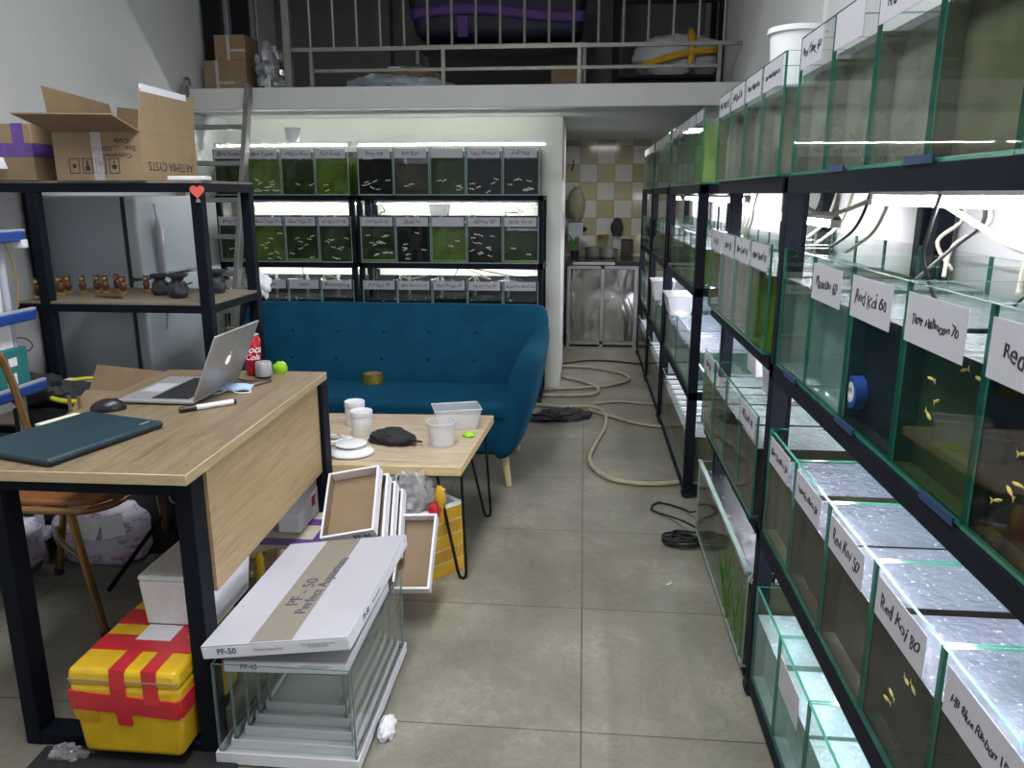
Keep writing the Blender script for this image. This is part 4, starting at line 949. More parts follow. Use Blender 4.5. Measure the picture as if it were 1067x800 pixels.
bc = thing('brown_carton', 'open brown carton behind the white foam box under the desk', 'box', (-1.27, 2.03, 0))
m = MB()
for a in ((0, 0, .19, .005), (0, .175, .19, .18), (0, .005, .005, .175), (.185, .005, .19, .175)): m.box(a[0], a[1], 0, a[2], a[3], .27)
m.box(.005, .005, 0, .185, .175, .005); m.build('carton_body', 'card', bc)
MB().hexa([(0, -.02, .235), (.19, -.02, .235), (.19, -.003, .275), (0, -.003, .275), (0, -.02, .24), (.19, -.02, .24), (.19, .0, .28), (0, .0, .28)]).build('flap', 'card', bc)
# chair
ch = thing('chair', 'brown tubular chair with a dark wooden seat pushed to the desk', 'chair', (0, 0, 0))
def rr(cx, cy, a, b, r, n=6):
    P = []
    for sx, sy, a0 in ((1, -1, -PI / 2), (1, 1, 0), (-1, 1, PI / 2), (-1, -1, PI)):
        for k in range(n + 1):
            t = a0 + PI / 2 * k / n; P.append((cx + sx * (a - r) + r * math.cos(t), cy + sy * (b - r) + r * math.sin(t)))
    return P
sp_ = rr(-1.63, 2.25, .215, .215, .10)
MB().prism(sp_, .443, .462).build('seat', 'seat_wood', ch, bevel=.006, seg=3)
MB().tube([(x, y, .433) for x, y in rr(-1.63, 2.25, .22, .22, .10)], .0125, 10, closed=True).build('seat_ring', 'chair_tube', ch)
for sy in (-1, 1):
    l = MB().tube([(-1.52, 2.25 + sy * .205, .425), (-1.465, 2.25 + sy * .195 - .0 * sy, .012)] if sy < 0 else [(-1.44, 2.25 + .13, .425), (-1.60, 2.25 + .44, .012)], .0125, 12).build('leg', 'chair_tube', ch)
    MB().cyl((-1.465, 2.055, .0), (-1.465, 2.055, .026), .0155, n=14).build('foot_cap', 'rubber', l) if sy < 0 else MB().cyl((-1.60, 2.69, 0), (-1.60, 2.69, .026), .0155, n=14).build('foot_cap', 'rubber', l)
    b_ = MB().tube([(-1.80, 2.25 + sy * .19, .425), (-1.885, 2.25 + sy * .19 + .0, .012)], .0125, 12).build('leg', 'chair_tube', ch)
    MB().cyl((-1.886, 2.25 + sy * .19, 0), (-1.886, 2.25 + sy * .19, .026), .0155, n=14).build('foot_cap', 'rubber', b_)
MB().tube([(-1.87, 2.44, .18), (-1.80, 2.36, .165), (-1.62, 2.20, .19), (-1.495, 2.058, .24)], .010, 10, sub=4).build('stretcher', 'chair_tube', ch)
MB().tube([(-1.53, 2.56, .20), (-1.61, 2.30, .02)], .008, 8).build('black_rod', 'black_steel', ch)  # thin black rod slanting below the seat
MB().tube([(-1.815, 2.33, .43), (-1.84, 2.33, .60), (-1.865, 2.31, .80), (-1.875, 2.25, .895), (-1.885, 2.13, .935), (-1.875, 2.02, .905), (-1.865, 1.96, .82), (-1.84, 1.95, .60), (-1.815, 1.95, .43)], .0125, 12, sub=6).build('back_frame', 'chair_tube', ch)
MB().sheet(lambda u, v: (-1.87 - .02 * math.sin(u * PI) - .01 * v, 1.97 + .22 * u, .68 + .17 * v), 12, 8).build('backrest', 'seat_wood', ch, solid=.010)
# ================================================================== display rack by the fridge
lr = thing('display_rack', 'dark steel display rack with board shelves in front of the fridge', 'rack', (0, 0, 0))
for x, y in ((-2.115, 2.85), (-2.455, 3.285), (-1.463, 2.85), (-1.463, 3.285)):
        MB().box(x, y, 0, x + .043, y + .04, 1.3595).build('post', 'navy_steel', lr, bevel=.003)
for z0, z1, xa in ((.905, .935, -2.21), (1.36, 1.392, -2.46), (.40, .43, -2.46)):
    m = MB(); m.box(xa, 2.848, z0, -1.418, 2.878, z1); m.box(xa, 3.30, z0, -1.418, 3.327, z1); m.box(-1.447, 2.878, z0, -1.418, 3.30, z1); m.box(xa, 2.878, z0, xa + .03, 3.30, z1)
    m.build('shelf_frame', 'navy_steel', lr)
    MB().box(xa + .001, 2.851, z1 + .0003, -1.421, 3.325, z1 + .009).build('shelf_board', 'board', lr)
ZM = .9447; ZP = 1.4013
# figurines: small bronze owls
f0 = None
spots = [(36, -2.165, 2.915, 1.10), (60, -2.15, 3.03, 1.05), (70, -2.165, 3.10, 1.0), (87, -2.10, 3.10, 1.0), (101, -2.06, 3.14, 1.0), (112, -2.005, 3.11, 1.02), (122, -1.995, 3.18, 1.0), (131, -1.915, 3.09, 1.0), (153, -1.855, 3.165, .95)]
fl = ['bronze owl figurine standing alone by the rack post', 'bronze owl figurine second from the rack post', 'bronze owl figurine third from the post, tucked behind the second', 'bronze owl figurine alone mid shelf before the fridge side', 'bronze owl figurine in the close group, on its post side', 'bronze owl figurine in the middle of the close group', 'bronze owl figurine standing behind in the close group', 'bronze owl figurine at the front of the close group', 'bronze owl figurine beside the first incense burner']
for k, (_, x, y, s_) in enumerate(spots):
    if f0 is None:
        f0 = thing('owl_figurine', fl[0], 'figurine', (x, y, ZM), 0, 'bronze owl figurines')
        MB().lathe([(0, 0), (.017, 0), (.018, .006), (.012, .012), (0, .013)], 14).build('base', 'gold', f0)
        m = MB(); m.blob((0, 0, .034), (.0155, .014, .024), 14, 10); m.blob((0, -.001, .062), (.014, .013, .013), 14, 8)
        for sx in (-1, 1): m.cyl((sx * .008, 0, .070), (sx * .011, 0, .080), .004, .0005, 8)
        m.build('body', 'bronze', f0)
        MB().blob((0, -.0125, .061), (.009, .003, .008), 10, 6).build('face', 'gold', f0)
        f0.scale = (s_,) * 3
    else:
        o = dup(f0, (x, y, ZM), (0, 0, random.uniform(-.3, .5)), fl[k]); o.scale = (s_,) * 3
bl = ['charcoal incense burner beside the row of owl figurines', 'charcoal incense burner in front of the fridge handle', 'charcoal incense burner behind the corner post of the display rack']
for k, (x, y, s_) in enumerate(((-1.745, 3.08, 1.0), (-1.625, 3.0, 1.12), (-1.545, 3.17, 1.12))):
    o = thing('incense_burner', bl[k], 'incense burner', (x, y, ZM), 0, 'charcoal incense burners')
    MB().blob((0, 0, .028), (.035, .032, .040), 22, 12, amp=.22, freq=2.6, seed=20 + k, flat=0).build('rock_base', 'charcoal', o)
    MB().lathe([(0, .058), (.016, .058), (.024, .072), (.036, .078), (.038, .086), (.03, .088), (.026, .083), (0, .083)], 24).build('bowl', 'charcoal', o)
    MB().tube([(.025, 0, .04), (.04, -.01, .05), (.055, 0, .056)], .003, 8, sub=4).build('spout', 'charcoal', o)
    o.scale = (s_,) * 3
tag(MB().tube([(-1.97, 2.98, ZM + .006), (-1.86, 2.955, ZM + .007), (-1.84, 2.96, ZM + .005)], [.003, .007, .003], 8).build('wood_chip', 'bronze'), 'flat brown wooden spoon lying on the display shelf', 'spoon')
hp = thing('heart_charm', 'coral heart charm hanging at the top corner of the display rack', 'charm', (-1.425, 2.838, 1.362))
P = []
for k in range(40):
    t = 2 * PI * k / 40; P.append((.0017 * 16 * math.sin(t) ** 3, .0017 * (13 * math.cos(t) - 5 * math.cos(2 * t) - 2 * math.cos(3 * t) - math.cos(4 * t))))
MB().prism(P, 0, .006, M=RX).build('heart', 'coral', hp, bevel=.002)
MB().tube([(0, -.003, -.028), (.001, -.003, -.040)], [.007, .009], 8).build('tassel', 'ladder_steel', hp)
tag(MB().box(0, 0, 0, .14, .07, .016).build('white_case', 'white_plastic', None, loc=(-1.55, 2.86, ZP), rz=.05, bevel=.004), 'flat white case on the display rack top next to the open carton', 'case')
# open carton with printed face
oc = thing('open_carton', 'open brown carton with raised flaps and upside-down print on the display rack', 'box', (-1.965, 2.835, ZP))
w_, d_, h_ = .34, .42, .172; t = .005
m = MB()
m.box(0, 0, 0, w_, t, h_); m.box(0, d_ - t, 0, w_, d_, h_); m.box(0, t, 0, t, d_ - t, h_); m.box(w_ - t, t, 0, w_, d_ - t, h_); m.box(t, t, 0, w_ - t, d_ - t, t)
m.build('carton_body', 'card', oc)
MB().hexa([(0, 0, h_), (w_, 0, h_), (w_ - .01, -.15, h_ + .045), (-.03, -.16, h_ + .05), (0, .003, h_ + .005), (w_, .003, h_ + .005), (w_ - .01, -.147, h_ + .05), (-.03, -.157, h_ + .055)]).build('flap', 'card_dark', oc)
MB().hexa([(0, d_ - t, h_), (w_, d_ - t, h_), (w_, d_, h_), (0, d_, h_), (.02, d_ - .01, h_ + .13), (w_ - .02, d_ - .01, h_ + .10), (w_ - .02, d_ - .005, h_ + .10), (.02, d_ - .005, h_ + .13)]).build('flap', 'card_dark', oc)
fr_ = MB().hexa([(w_ - t, 0, h_ + .0005), (w_, 0, h_ + .0005), (w_, d_, h_ + .0005), (w_ - t, d_, h_ + .0005), (w_ - .008, .05, h_ + .168), (w_ - .003, .05, h_ + .168), (w_ - .003, d_ + .03, h_ + .165), (w_ - .008, d_ + .03, h_ + .165)]).build('flap', 'card', oc)
MB().hexa([(w_ - .0095, .044, h_ + .145), (w_ - .0015, .044, h_ + .145), (w_ - .0015, d_ * .9, h_ + .145), (w_ - .0095, d_ * .9, h_ + .145), (w_ - .0095, .05, h_ + .172), (w_ - .0015, .05, h_ + .172), (w_ - .0015, d_ * .9, h_ + .169), (w_ - .0095, d_ * .9, h_ + .169)]).build('tape_strip', 'paper', oc)
MB().hexa([(.002, 0, h_), (.006, 0, h_), (.006, d_, h_), (.002, d_, h_), (-.03, .02, h_ + .165), (-.025, .02, h_ + .165), (-.005, d_ - .02, h_ + .14), (-.01, d_ - .02, h_ + .14)]).build('flap', 'card_dark', oc)
Mx = Matrix.Translation((w_ + .0006, d_ * .5, .055)) @ Matrix.Rotation(PI / 2, 4, 'Z') @ RX @ Matrix.Rotation(PI, 4, 'Z')
text('ARTEMIA CYSTS', .047, 'ink', oc, Mx, 'print')
Mf = Matrix.Translation((.235, -.0006, .115)) @ RX @ Matrix.Rotation(PI, 4, 'Z')
text('Customer:   \nSize    ..../20/150\nCode         ', .026, 'ink', oc, Mf, 'print')
for k in range(4):
    x = .055 + .052 * k; m = MB(); z = .025
    for a in ((0, 0, .040, .003), (0, .052, .040, .055), (0, .003, .003, .052), (.037, .003, .040, .052)): m.box(x + a[0], -.0008, z + a[1], x + a[2], -.0002, z + a[3])
    if k == 0: m.prism([(x + .013, z + .02), (x + .027, z + .02), (x + .027, z + .034), (x + .013, z + .034)], .0002, .0008, M=RX)
    if k == 1: m.box(x + .011, -.0008, z + .010, x + .029, -.0002, z + .028); m.box(x + .017, -.0008, z + .028, x + .023, -.0002, z + .046)
    if k == 2: m.box(x + .010, -.0008, z + .026, x + .030, -.0002, z + .046); m.box(x + .018, -.0008, z + .010, x + .022, -.0002, z + .022)
    if k == 3: m.prism([(x + .008, z + .03), (x + .012, z + .018), (x + .02, z + .014), (x + .028, z + .018), (x + .032, z + .03)], .0002, .0008, M=RX); m.box(x + .018, -.0008, z + .03, x + .022, -.0002, z + .046)
    m.build('symbol', 'ink', oc, smooth=False)
MB().box(.150, -.0014, 0.001, .19, -.0009, h_ - .001).build('tape_strip', 'clear_plastic', oc)
text('. . . .', .03, 'ink_blue', oc, Matrix.Translation((.17, -.0018, .12)) @ RX @ Matrix.Rotation(PI / 2, 4, 'Z'), 'print')
tc_ = thing('taped_carton', 'closed carton sealed with purple tape on the display rack end', 'box', (-2.455, 2.84, ZP))
MB().box(0, 0, 0, .405, .44, .205).build('carton_body', 'card', tc_, bevel=.004)
m = MB(); m.box(.0, -.0008, .085, .406, -.0001, .135); m.box(.33, -.0010, .135, .375, -.0002, .2055); m.box(.33, 0, .2052, .375, .4, .2058); m.box(.4052, -.0008, .085, .4058, .4, .135); m.build('tape', 'purple_tape', tc_)
wp = thing('white_carton', 'small white carton poking out before the purple taped carton', 'box', (-2.20, 2.735, 1.4))
wp.location = (-2.235, 2.79, ZP + .03); wp.rotation_euler = (0, -.12, -.5)
MB().hexa([(-.12, 0, 0), (.10, 0, 0), (.09, .06, 0), (-.12, .06, 0), (-.12, 0, .05), (.08, 0, .045), (.07, .06, .045), (-.12, .06, .05)]).build('carton_body', 'paper', wp)
# fridge
fg = thing('fridge', 'pale two-door fridge standing behind the display rack', 'fridge', (0, 0, 0))
MB().box(-2.455, 3.40, .02, -2.075, 3.95, 1.345).build('fridge_body', 'fridge_side', fg, bevel=.008)
MB().box(-2.0745, 3.40, .03, -2.062, 3.95, 1.34).build('door_seal', 'seal', fg)
for z0, z1 in ((.03, .965), (.975, 1.345)):
    dr = MB().box(-2.0615, 3.398, z0, -2.005, 3.952, z1).build('door', 'fridge_front', fg, bevel=.014, seg=3)
    if z0 < .1: MB().tube([(-1.985, 3.53, .955), (-1.975, 3.53, .86), (-1.99, 3.53, .72)], [.016, .020, .004], 10, sub=4).build('handle', 'alu', dr)
    else: MB().tube([(-1.99, 3.53, 1.31), (-1.975, 3.53, 1.16), (-1.985, 3.54, .99)], [.004, .020, .016], 10, sub=4).build('handle', 'alu', dr)
m = MB()
for sx in (-2.42, -2.12):
    for sy in (3.43, 3.92): m.cyl((sx, sy, 0), (sx, sy, .021), .016, n=10)
m.build('foot', 'rubber', fg)
# ladder to the loft
la = thing('ladder', 'grey steel ladder leaning on the loft edge beside the wall', 'ladder', (0, 0, 0))
def lad(z, x): return (x, 4.80 - (1.97 - z) * .30, z)
MB().bar(lad(1.99, -2.03), lad(0.01, -2.06), .03, .055).build('rail', 'ladder_steel', la, bevel=.003)
MB().bar(lad(1.99, -2.43), lad(0.01, -2.40), .03, .055).build('rail', 'ladder_steel', la, bevel=.003)
for k in range(9):
    z = 1.745 - .213 * k; f_ = (1.99 - z) / 1.98
    MB().bar(lad(z, -2.418 + .03 * f_), lad(z, -2.042 - .03 * f_), .05, .028).build('rung', 'ladder_steel', la, bevel=.003)
MB().tube([lad(1.96, -2.43), (-2.43, 4.80, 2.03), (-2.43, 4.86, 2.035), (-2.43, 4.87, 2.0)], .009, 8, sub=3).build('hook', 'ladder_steel', la)
# blue-lipped plastic shelf at the wall
bs = thing('plastic_shelf', 'grey plastic shelf rack with blue lips against the wall', 'shelf', (0, 0, 0))
for z in (1.20, .925, .665):
    m = MB(); m.box(-2.44, 1.85, z, -1.97, 2.60, z + .012); m.build('shelf_board', 'shelf_grey', bs, bevel=.004)
    MB().hexa([(-1.968, 1.85, z - .012), (-1.95, 1.85, z - .008), (-1.95, 2.595, z - .008), (-1.968, 2.605, z - .012), (-1.968, 1.85, z + .030), (-1.945, 1.85, z + .026), (-1.945, 2.60, z + .026), (-1.968, 2.61, z + .030)]).build('front_lip', 'shelf_blue', bs, bevel=.005, seg=3)
    MB().box(-1.969, 1.85, z + .027, -1.952, 2.605, z + .034).build('lip_edge', 'shelf_grey', bs)
MB().box(-2.44, 1.85, .10, -1.97, 2.60, .115).build('shelf_board', 'shelf_grey', bs)
for y in (1.88, 2.55):
    for x in (-2.42, -2.02): MB().cyl((x, y, 0), (x, y, 1.2), .016, n=12).build('post', 'shelf_grey', bs)
o = thing('supplement_jar', 'white jar with pale label on the middle blue-lipped shelf', 'jar', (-2.03, 2.46, .9375))
MB().lathe([(0, 0), (.05, 0), (.053, .01), (.053, .13), (.04, .15), (.04, .16)], 28).build('jar_body', 'white_plastic', o)
MB().lathe([(.043, .15), (.043, .185), (0, .186)], 28).build('lid', 'paper', o)
o = thing('storage_box', 'teal plastic box with white stickers on the low blue-lipped shelf', 'box', (-2.09, 2.36, .6775))
MB().box(0, 0, 0, .10, .22, .145).build('box_body', 'teal_plastic', o, bevel=.006)
m = MB(); m.box(.1003, .12, .085, .1012, .16, .115); m.build('sticker', 'paper', o); MB().box(.1003, .10, .02, .1012, .15, .06).build('sticker', 'paper', o)
tag(MB().box(0, 0, 0, .10, .16, .085).build('white_carton', 'paper', None, loc=(-2.10, 2.37, .8235), bevel=.003), 'white carton on top of the teal plastic box', 'box')
airline([(-2.03, 2.585, 1.198), (-2.02, 2.60, 1.15), (-2.01, 2.605, 1.05), (-2.015, 2.60, .96)], 'yellow cable hanging from the upper blue-lipped shelf', 'loose cables', 'gold', .003)
airline([(-2.04, 2.56, .85), (-2.01, 2.60, .845), (-1.99, 2.61, .82), (-2.0, 2.60, .80), (-2.03, 2.585, .80)], 'dark wire loop by the teal plastic box', 'loose cables', 'cable_black', .002)
tag(MB().box(0, 0, 0, .04, .03, .03).build('adapter', 'white_plastic', None, loc=(-1.985, 2.575, 1.168), bevel=.004), 'small white adapter hanging under the upper blue-lipped shelf', 'adapter')
# things piled behind the desk
pl_ = thing('crate', 'black crate behind the desk carrying the yellow racket', 'crate', (-2.13, 2.63, 0))
m = MB(); m.box(0, 0, 0, .60, .20, .57); m.build('crate_body', 'black_plastic', pl_, bevel=.01)
for q in range(3): MB().box(.02, -.006, .12 + .15 * q, .58, -.0005, .15 + .15 * q).build('ridge', 'black_plastic', pl_)
rk = thing('mosquito_racket', 'racket with a bright yellow rim lying behind the desk', 'racket', (-1.89, 2.72, .625), .1, rot=(.30, 0, .1))
E_ = [(.13 * math.cos(2 * PI * k / 28), .085 * math.sin(2 * PI * k / 28), 0) for k in range(28)]
MB().tube(E_, .0095, 8, closed=True).build('rim', 'racket_yellow', rk)
MB().prism([(x * .95, y * .95) for x, y, z in E_], -.002, .002).build('mesh_face', 'charcoal', rk)
MB().tube([(.13, 0, 0), (.22, .0, 0), (.33, 0, 0)], [.010, .012, .013], 10).build('handle', 'racket_yellow', rk)
tag(MB().box(0, 0, 0, .22, .05, .075).build('white_carton', 'paper', None, loc=(-2.02, 2.775, .571), bevel=.003), 'white carton standing behind the yellow racket', 'box')
cf = thing('flattened_carton', 'flattened brown carton leaning behind the laptop', 'box', (-1.79, 2.60, .571)); cf.scale = (1.2, 1.1, 1.0)
MB().hexa([(-.02, -.02, 0), (.22, .02, 0), (.22, .026, 0), (-.02, -.014, 0), (.0, .06, .165), (.30, .09, .125), (.30, .096, .125), (.0, .066, .165)]).build('panel', 'card_dark', cf)
MB().hexa([(-.05, -.06, 0), (.12, -.05, 0), (.12, -.045, 0), (-.05, -.055, 0), (-.01, .0, .085), (.15, .02, .075), (.15, .025, .075), (-.01, .005, .085)]).build('flap', 'card', cf)
for q in range(2): MB().box(-.03 + q * .03, -.066, .0, -.022 + q * .03, -.058, .08).build('strap', 'card_dark', cf)
tag(MB().blob((0, 0, .05), (.13, .07, .07), 26, 14, amp=.3, freq=2.6, seed=31, flat=0.0).build('black_bag', 'cloth_black', None, loc=(-2.06, 2.70, .571)), 'crumpled black bag on the crate behind the chair back', 'bag')
o = tag(MB().blob((0, 0, .1), (.175, .12, .115), 30, 16, amp=.10, freq=2.4, seed=12, flat=0.0, sq=.55).build('parcel_bag', 'pack_print', None, loc=(-1.80, 2.62, 0)), 'white plastic parcel with red print on the floor under the desk', 'parcel')
o = tag(MB().blob((0, 0, .1), (.16, .12, .10), 30, 16, amp=.10, freq=2.4, seed=22, flat=0.0, sq=.55).build('parcel_bag', 'pack_print', None, loc=(-2.12, 2.42, 0)), 'white plastic parcel on the floor at the shelf end behind the desk leg', 'parcel')
for q, (x, z, a) in enumerate(((-1.79, .165, .3), (-1.69, .175, -.25))):
    tag(MB().box(-.045, 0, -.04, .045, .003, .04).build('paper_slip', 'paper', None), ('white paper slip tucked at the chair leg on the red printed parcel', 'white paper slip beside the purple carton on the red printed parcel')[q], 'paper')
    s_ = bpy.data.objects['paper_slip' if q == 0 else 'paper_slip.001']; s_.location = (x, 2.485, z); s_.rotation_euler = (-.25, a, 0)
pc = thing('taped_carton', 'carton in clear wrap with purple tape standing under the desk', 'box', (-1.51, 2.60, 0), -.12)
MB().box(0, 0, 0, .20, .20, .36).build('carton_body', 'card_grey', pc, bevel=.006)
m = MB(); m.box(.07, -.0012, .20, .10, -.0002, .361); m.box(.02, -.0012, .10, .20, -.0002, .125); m.box(-.0012, -.001, .12, -.0002, .2, .34); m.build('tape', 'purple_tape', pc)
text('OO\nOO', .07, 'sack', pc, Matrix.Translation((.035, -.0016, .28)) @ RX, 'print')
tag(MB().hexa([(0, 0, 0), (.25, 0, 0), (.25, .2, 0), (0, .2, 0), (0, 0, .20), (.25, 0, .14), (.25, .2, .14), (0, .2, .20)]).build('storage_tub', 'shelf_grey', None, loc=(-2.10, 2.66 - .03, 0), bevel=.01), 'grey tub in the shadow below the black crate', 'tub') if False else None
# tissue bag on the rack corner by the sofa
tag(MB().blob((0, 0, 0), (.038, .03, .055), 20, 14, amp=.4, freq=2.4, seed=41).build('tissue_bag', 'paper', None, loc=(-1.43, 3.365, .955)), 'crumpled white bag hanging at the display rack corner by the sofa', 'bag')
# ================================================================== hoses, cable coil, rag
Hz = .0125
def hose(pts, label, mat='hose', r=.012): tag(MB().tube([(x, y, r + .001) for x, y in pts], r, 10, sub=8).build('hose', mat), label, 'hose')
hose([(-.55, 4.98), (-.25, 4.90), (-.12, 4.87), (.05, 4.89), (.15, 4.76), (.15, 4.45), (.085, 4.10), (.055, 3.82), (.13, 3.60), (.27, 3.525), (.43, 3.54), (.60, 3.62)], 'thick pale hose curving in an S from the sofa to the racks')
hose([(-.5, 5.14), (-.2, 5.16), (.06, 5.20), (.125, 5.32), (.10, 5.46), (-.02, 5.62), (-.14, 5.72)], 'pale hose looping from the sofa to the partition end', 'hose', .012)
hose([(-.5, 5.30), (-.1, 5.37), (.18, 5.47), (.33, 5.62), (.36, 5.75), (.28, 5.93), (.05, 6.08), (-.15, 6.10)], 'pale hose making the widest loop across the tiles', 'hose', .011)
hose([(-.15, 6.22), (.05, 6.36), (.25, 6.36), (.44, 6.28), (.60, 6.2)], 'dark hose lying straight across in front of the steel cabinet', 'cable_black', .007)
hose([(.05, 4.83), (.25, 4.62), (.38, 4.52), (.55, 4.47)], 'pale hose going under the rack by the hose bend', 'hose', .010)
hose([(.10, 4.98), (.25, 5.05), (.40, 5.02), (.58, 5.0)], 'thin pale hose running under the second rack from the coil', 'hose', .008)
m = MB()
pts = []
for k in range(70):
    a = k * .55; r = .055 + .022 * math.sin(k * .37); pts.append((.42 + r * 1.25 * math.cos(a) + .012 * math.sin(k * .2), 2.90 + r * .8 * math.sin(a), .006 + .0005 * k + .006 * math.sin(k * .9) ** 2))
pts += [(.44, 3.0, .05), (.40, 3.12, .02), (.32, 3.22, .008), (.36, 3.31, .008), (.46, 3.24, .01), (.50, 3.12, .05), (.53, 3.10, .2)]
tag(m.tube(pts, .0048, 7, sub=2).build('power_cable', 'cable_black'), 'coil of black power cable on the tiles at the rack foot', 'cable')
tag(MB().blob((0, 0, .012), (.19, .095, .035), 40, 16, amp=.5, freq=4, seed=15, flat=0.0).build('floor_rag', 'rag', None, loc=(-.11, 4.66, 0), rz=.35), 'crumpled dark rag on the tiles behind the sofa arm', 'rag')
tag(MB().box(-.012, -.003, 0, .012, .003, .004).build('paper_scrap', 'paper', None, loc=(.33, 2.56, 0), rz=.8), 'tiny white scrap on the aisle tiles', 'scrap')
# ================================================================== kitchen corner
kc = thing('kitchen_cabinet', 'stainless steel two-door kitchen cabinet with black worktop', 'cabinet', (-.14, 7.02, 0))
MB().box(.0, .03, .03, .63, .60, .735).build('cabinet_body', 'stainless', kc)
m = MB()
for x in (.0, .30, .60): m.box(x, 0, 0, x + .03, .029, .735)
m.box(.03, 0, .02, .60, .029, .05); m.box(.03, 0, .705, .60, .029, .735); m.build('door_frame', 'alu', kc)
for x in (.032, .332):
    dr = MB().box(x, .008, .052, x + .266, .024, .703).build('door', 'stainless', kc, bevel=.003)
    MB().tube([(x + (.252 if x < .1 else .014), .004, .36), (x + (.252 if x < .1 else .014), -.012, .37), (x + (.252 if x < .1 else .014), -.012, .42), (x + (.252 if x < .1 else .014), .004, .43)], .005, 8).build('handle', 'alu', dr)
MB().box(-.01, -.02, .7355, .72, .61, .775).build('worktop', 'counter_black', kc, bevel=.003)
MB().box(.05, -.024, .745, .42, -.0205, .768).build('edge_trim', 'alu', kc)
def kthing(bm_, name, mat, label, cat, loc, **k): return tag(bm_.build(name, mat, None, loc=loc, **k), label, cat)
kthing(MB().blob((0, 0, 0), (.085, .06, .17), 24, 14, amp=.16, freq=2, seed=51), 'hanging_bag', 'kitchen_bag', 'drab green bag hanging on the tiled wall corner', 'bag', (-.075, 7.57, 1.26))
kthing(MB().box(-.07, -.05, 0, .07, .05, .16), 'storage_box', 'fridge_side', 'grey box on the kitchen corner under the hanging bag', 'box', (-.08, 7.58, .93), bevel=.008)
kthing(MB().box(-.09, -.07, 0, .09, .055, .012), 'wall_shelf', 'alu', 'small shelf under the grey box in the kitchen corner', 'shelf', (-.06, 7.585, .915))
m = MB(); random.seed(77)
for k in range(12):
    a = random.uniform(-.9, .9); l_ = random.uniform(.10, .2); m.tube([(0, 0, .05), (a * .03, -.01, .05 + l_ * .6), (a * .10, -.03 * random.random(), .05 + l_)], [.006, .007, .001], 6, sub=3)
pp = thing('potted_plant', 'spiky green plant on the black worktop', 'plant', (-.085, 7.45, .776))
m.build('leaf_tuft', 'plant', pp); MB().lathe([(0, 0), (.035, 0), (.045, .06), (.04, .06), (0, .05)], 20).build('pot', 'black_plastic', pp)
kthing(MB().blob((0, 0, 0), (.055, .03, .08), 18, 12, amp=.4, freq=3, seed=61), 'scrub_brush', 'rag', 'dark cleaning cloth hanging on the tiled wall', 'cloth', (.315, 7.595, 1.05))
kthing(MB().lathe([(0, 0), (.045, 0), (.055, .03), (.05, .03), (.04, .005), (0, .005)], 20), 'soap_dish', 'gold', 'yellow soap dish on the tiled wall', 'dish', (.185, 7.58, .95))
kthing(MB().blob((0, 0, 0), (.03, .03, .022), 14, 8, amp=.2, seed=3), 'sponge', 'rubber', 'black sponge on the tiles beside the grey box', 'sponge', (.0, 7.60, 1.03))
for k, (x, r, h) in enumerate(((.06, .075, .10), (.20, .085, .085))):
    o = thing('cooking_pot', ('dull metal pot next to the spiky plant', 'wide metal pot in the middle of the black worktop')[k], 'pot', (x + .03, 7.42, .776), 0, 'pots on the worktop')
    MB().lathe([(0, 0), (r * .9, 0), (r, .01), (r, h), (r * .95, h), (r * .9, .01), (0, .01)], 28).build('pot_body', 'ladder_steel', o)
    for s_ in (-1, 1): MB().tube([(s_ * r, -.02, h * .8), (s_ * (r + .02), -.01, h * .8), (s_ * (r + .02), .01, h * .8), (s_ * r, .02, h * .8)], .004, 6).build('handle', 'black_plastic', o)
o = thing('dish_rack', 'black dish drainer at the rack end of the worktop', 'rack', (.36, 7.40, .776))
m = MB()
for k in range(6): m.tube([(k * .02, 0, 0), (k * .02, 0, .16), (k * .02, .2, .16), (k * .02, .2, 0)], .004, 6)
m.tube([(0, 0, .16), (.1, 0, .16)], .005, 6); m.tube([(0, .2, .16), (.1, .2, .16)], .005, 6); m.build('wire_frame', 'cable_black', o)
o = thing('wall_hook', 'small dark hook on the tile wall below the loft', 'hook', (-.12, 7.635, 1.62))
MB().tube([(0, -.004, .05), (.012, -.02, .02), (0, -.03, -.03), (-.008, -.012, -.05)], .005, 6, sub=4).build('hook_body', 'cable_black', o)
sb = thing('light_switch', 'white switch on the edge of the partition wall', 'switch', (-.147, 5.9, 1.17))
MB().box(-.007, -.04, -.055, .0, .04, .055).build('plate', 'white_plastic', sb, bevel=.003); MB().box(.0002, -.016, -.02, .004, .016, .02).build('rocker', 'paper', sb)
# ================================================================== loft
rl = thing('loft_railing', 'pale steel railing along the loft edge', 'railing', (0, 4.87, ZS1))
zr = [.095, .215, .92]
MB().box(-1.82, -.02, 0, -1.775, .025, 1.0).build('end_post', 'rail_steel', rl, bevel=.003)
MB().bar((-1.775, 0, zr[1]), (.875, 0, zr[1]), .022, .022).build('rail', 'rail_steel', rl)
MB().bar((-1.775, 0, zr[2]), (.875, 0, zr[2]), .03, .03).build('rail', 'rail_steel', rl)
MB().bar((-1.64, 0, zr[0]), (.755, 0, zr[0]), .018, .018).build('rail', 'rail_steel', rl)
for k in range(4):
    x = -1.655 + .803 * k
    MB().box(x - .011, -.011, 0, x + .011, .011, zr[1] - .011).build('short_post', 'rail_steel', rl)
for k in range(18):
    x = -1.655 + .1428 * k
    if x < .86: MB().cyl((x, 0, zr[1] + .011), (x, 0, zr[2] - .015), .0085, n=8).build('baluster', 'rail_steel', rl)
bb = thing('wrapped_bundle', 'long dark bundle with purple bands on the white frame in the loft', 'bundle', (-.60, 5.75, 2.345))
MB().hexa([(-.56, -.19, .03), (.55, -.19, .02), (.55, .2, .02), (-.56, .2, .03), (-.63, -.20, .36), (.60, -.20, .40), (.60, .2, .40), (-.63, .2, .36)]).build('bundle_body', 'purple_dark', bb, bevel=.06, seg=4)
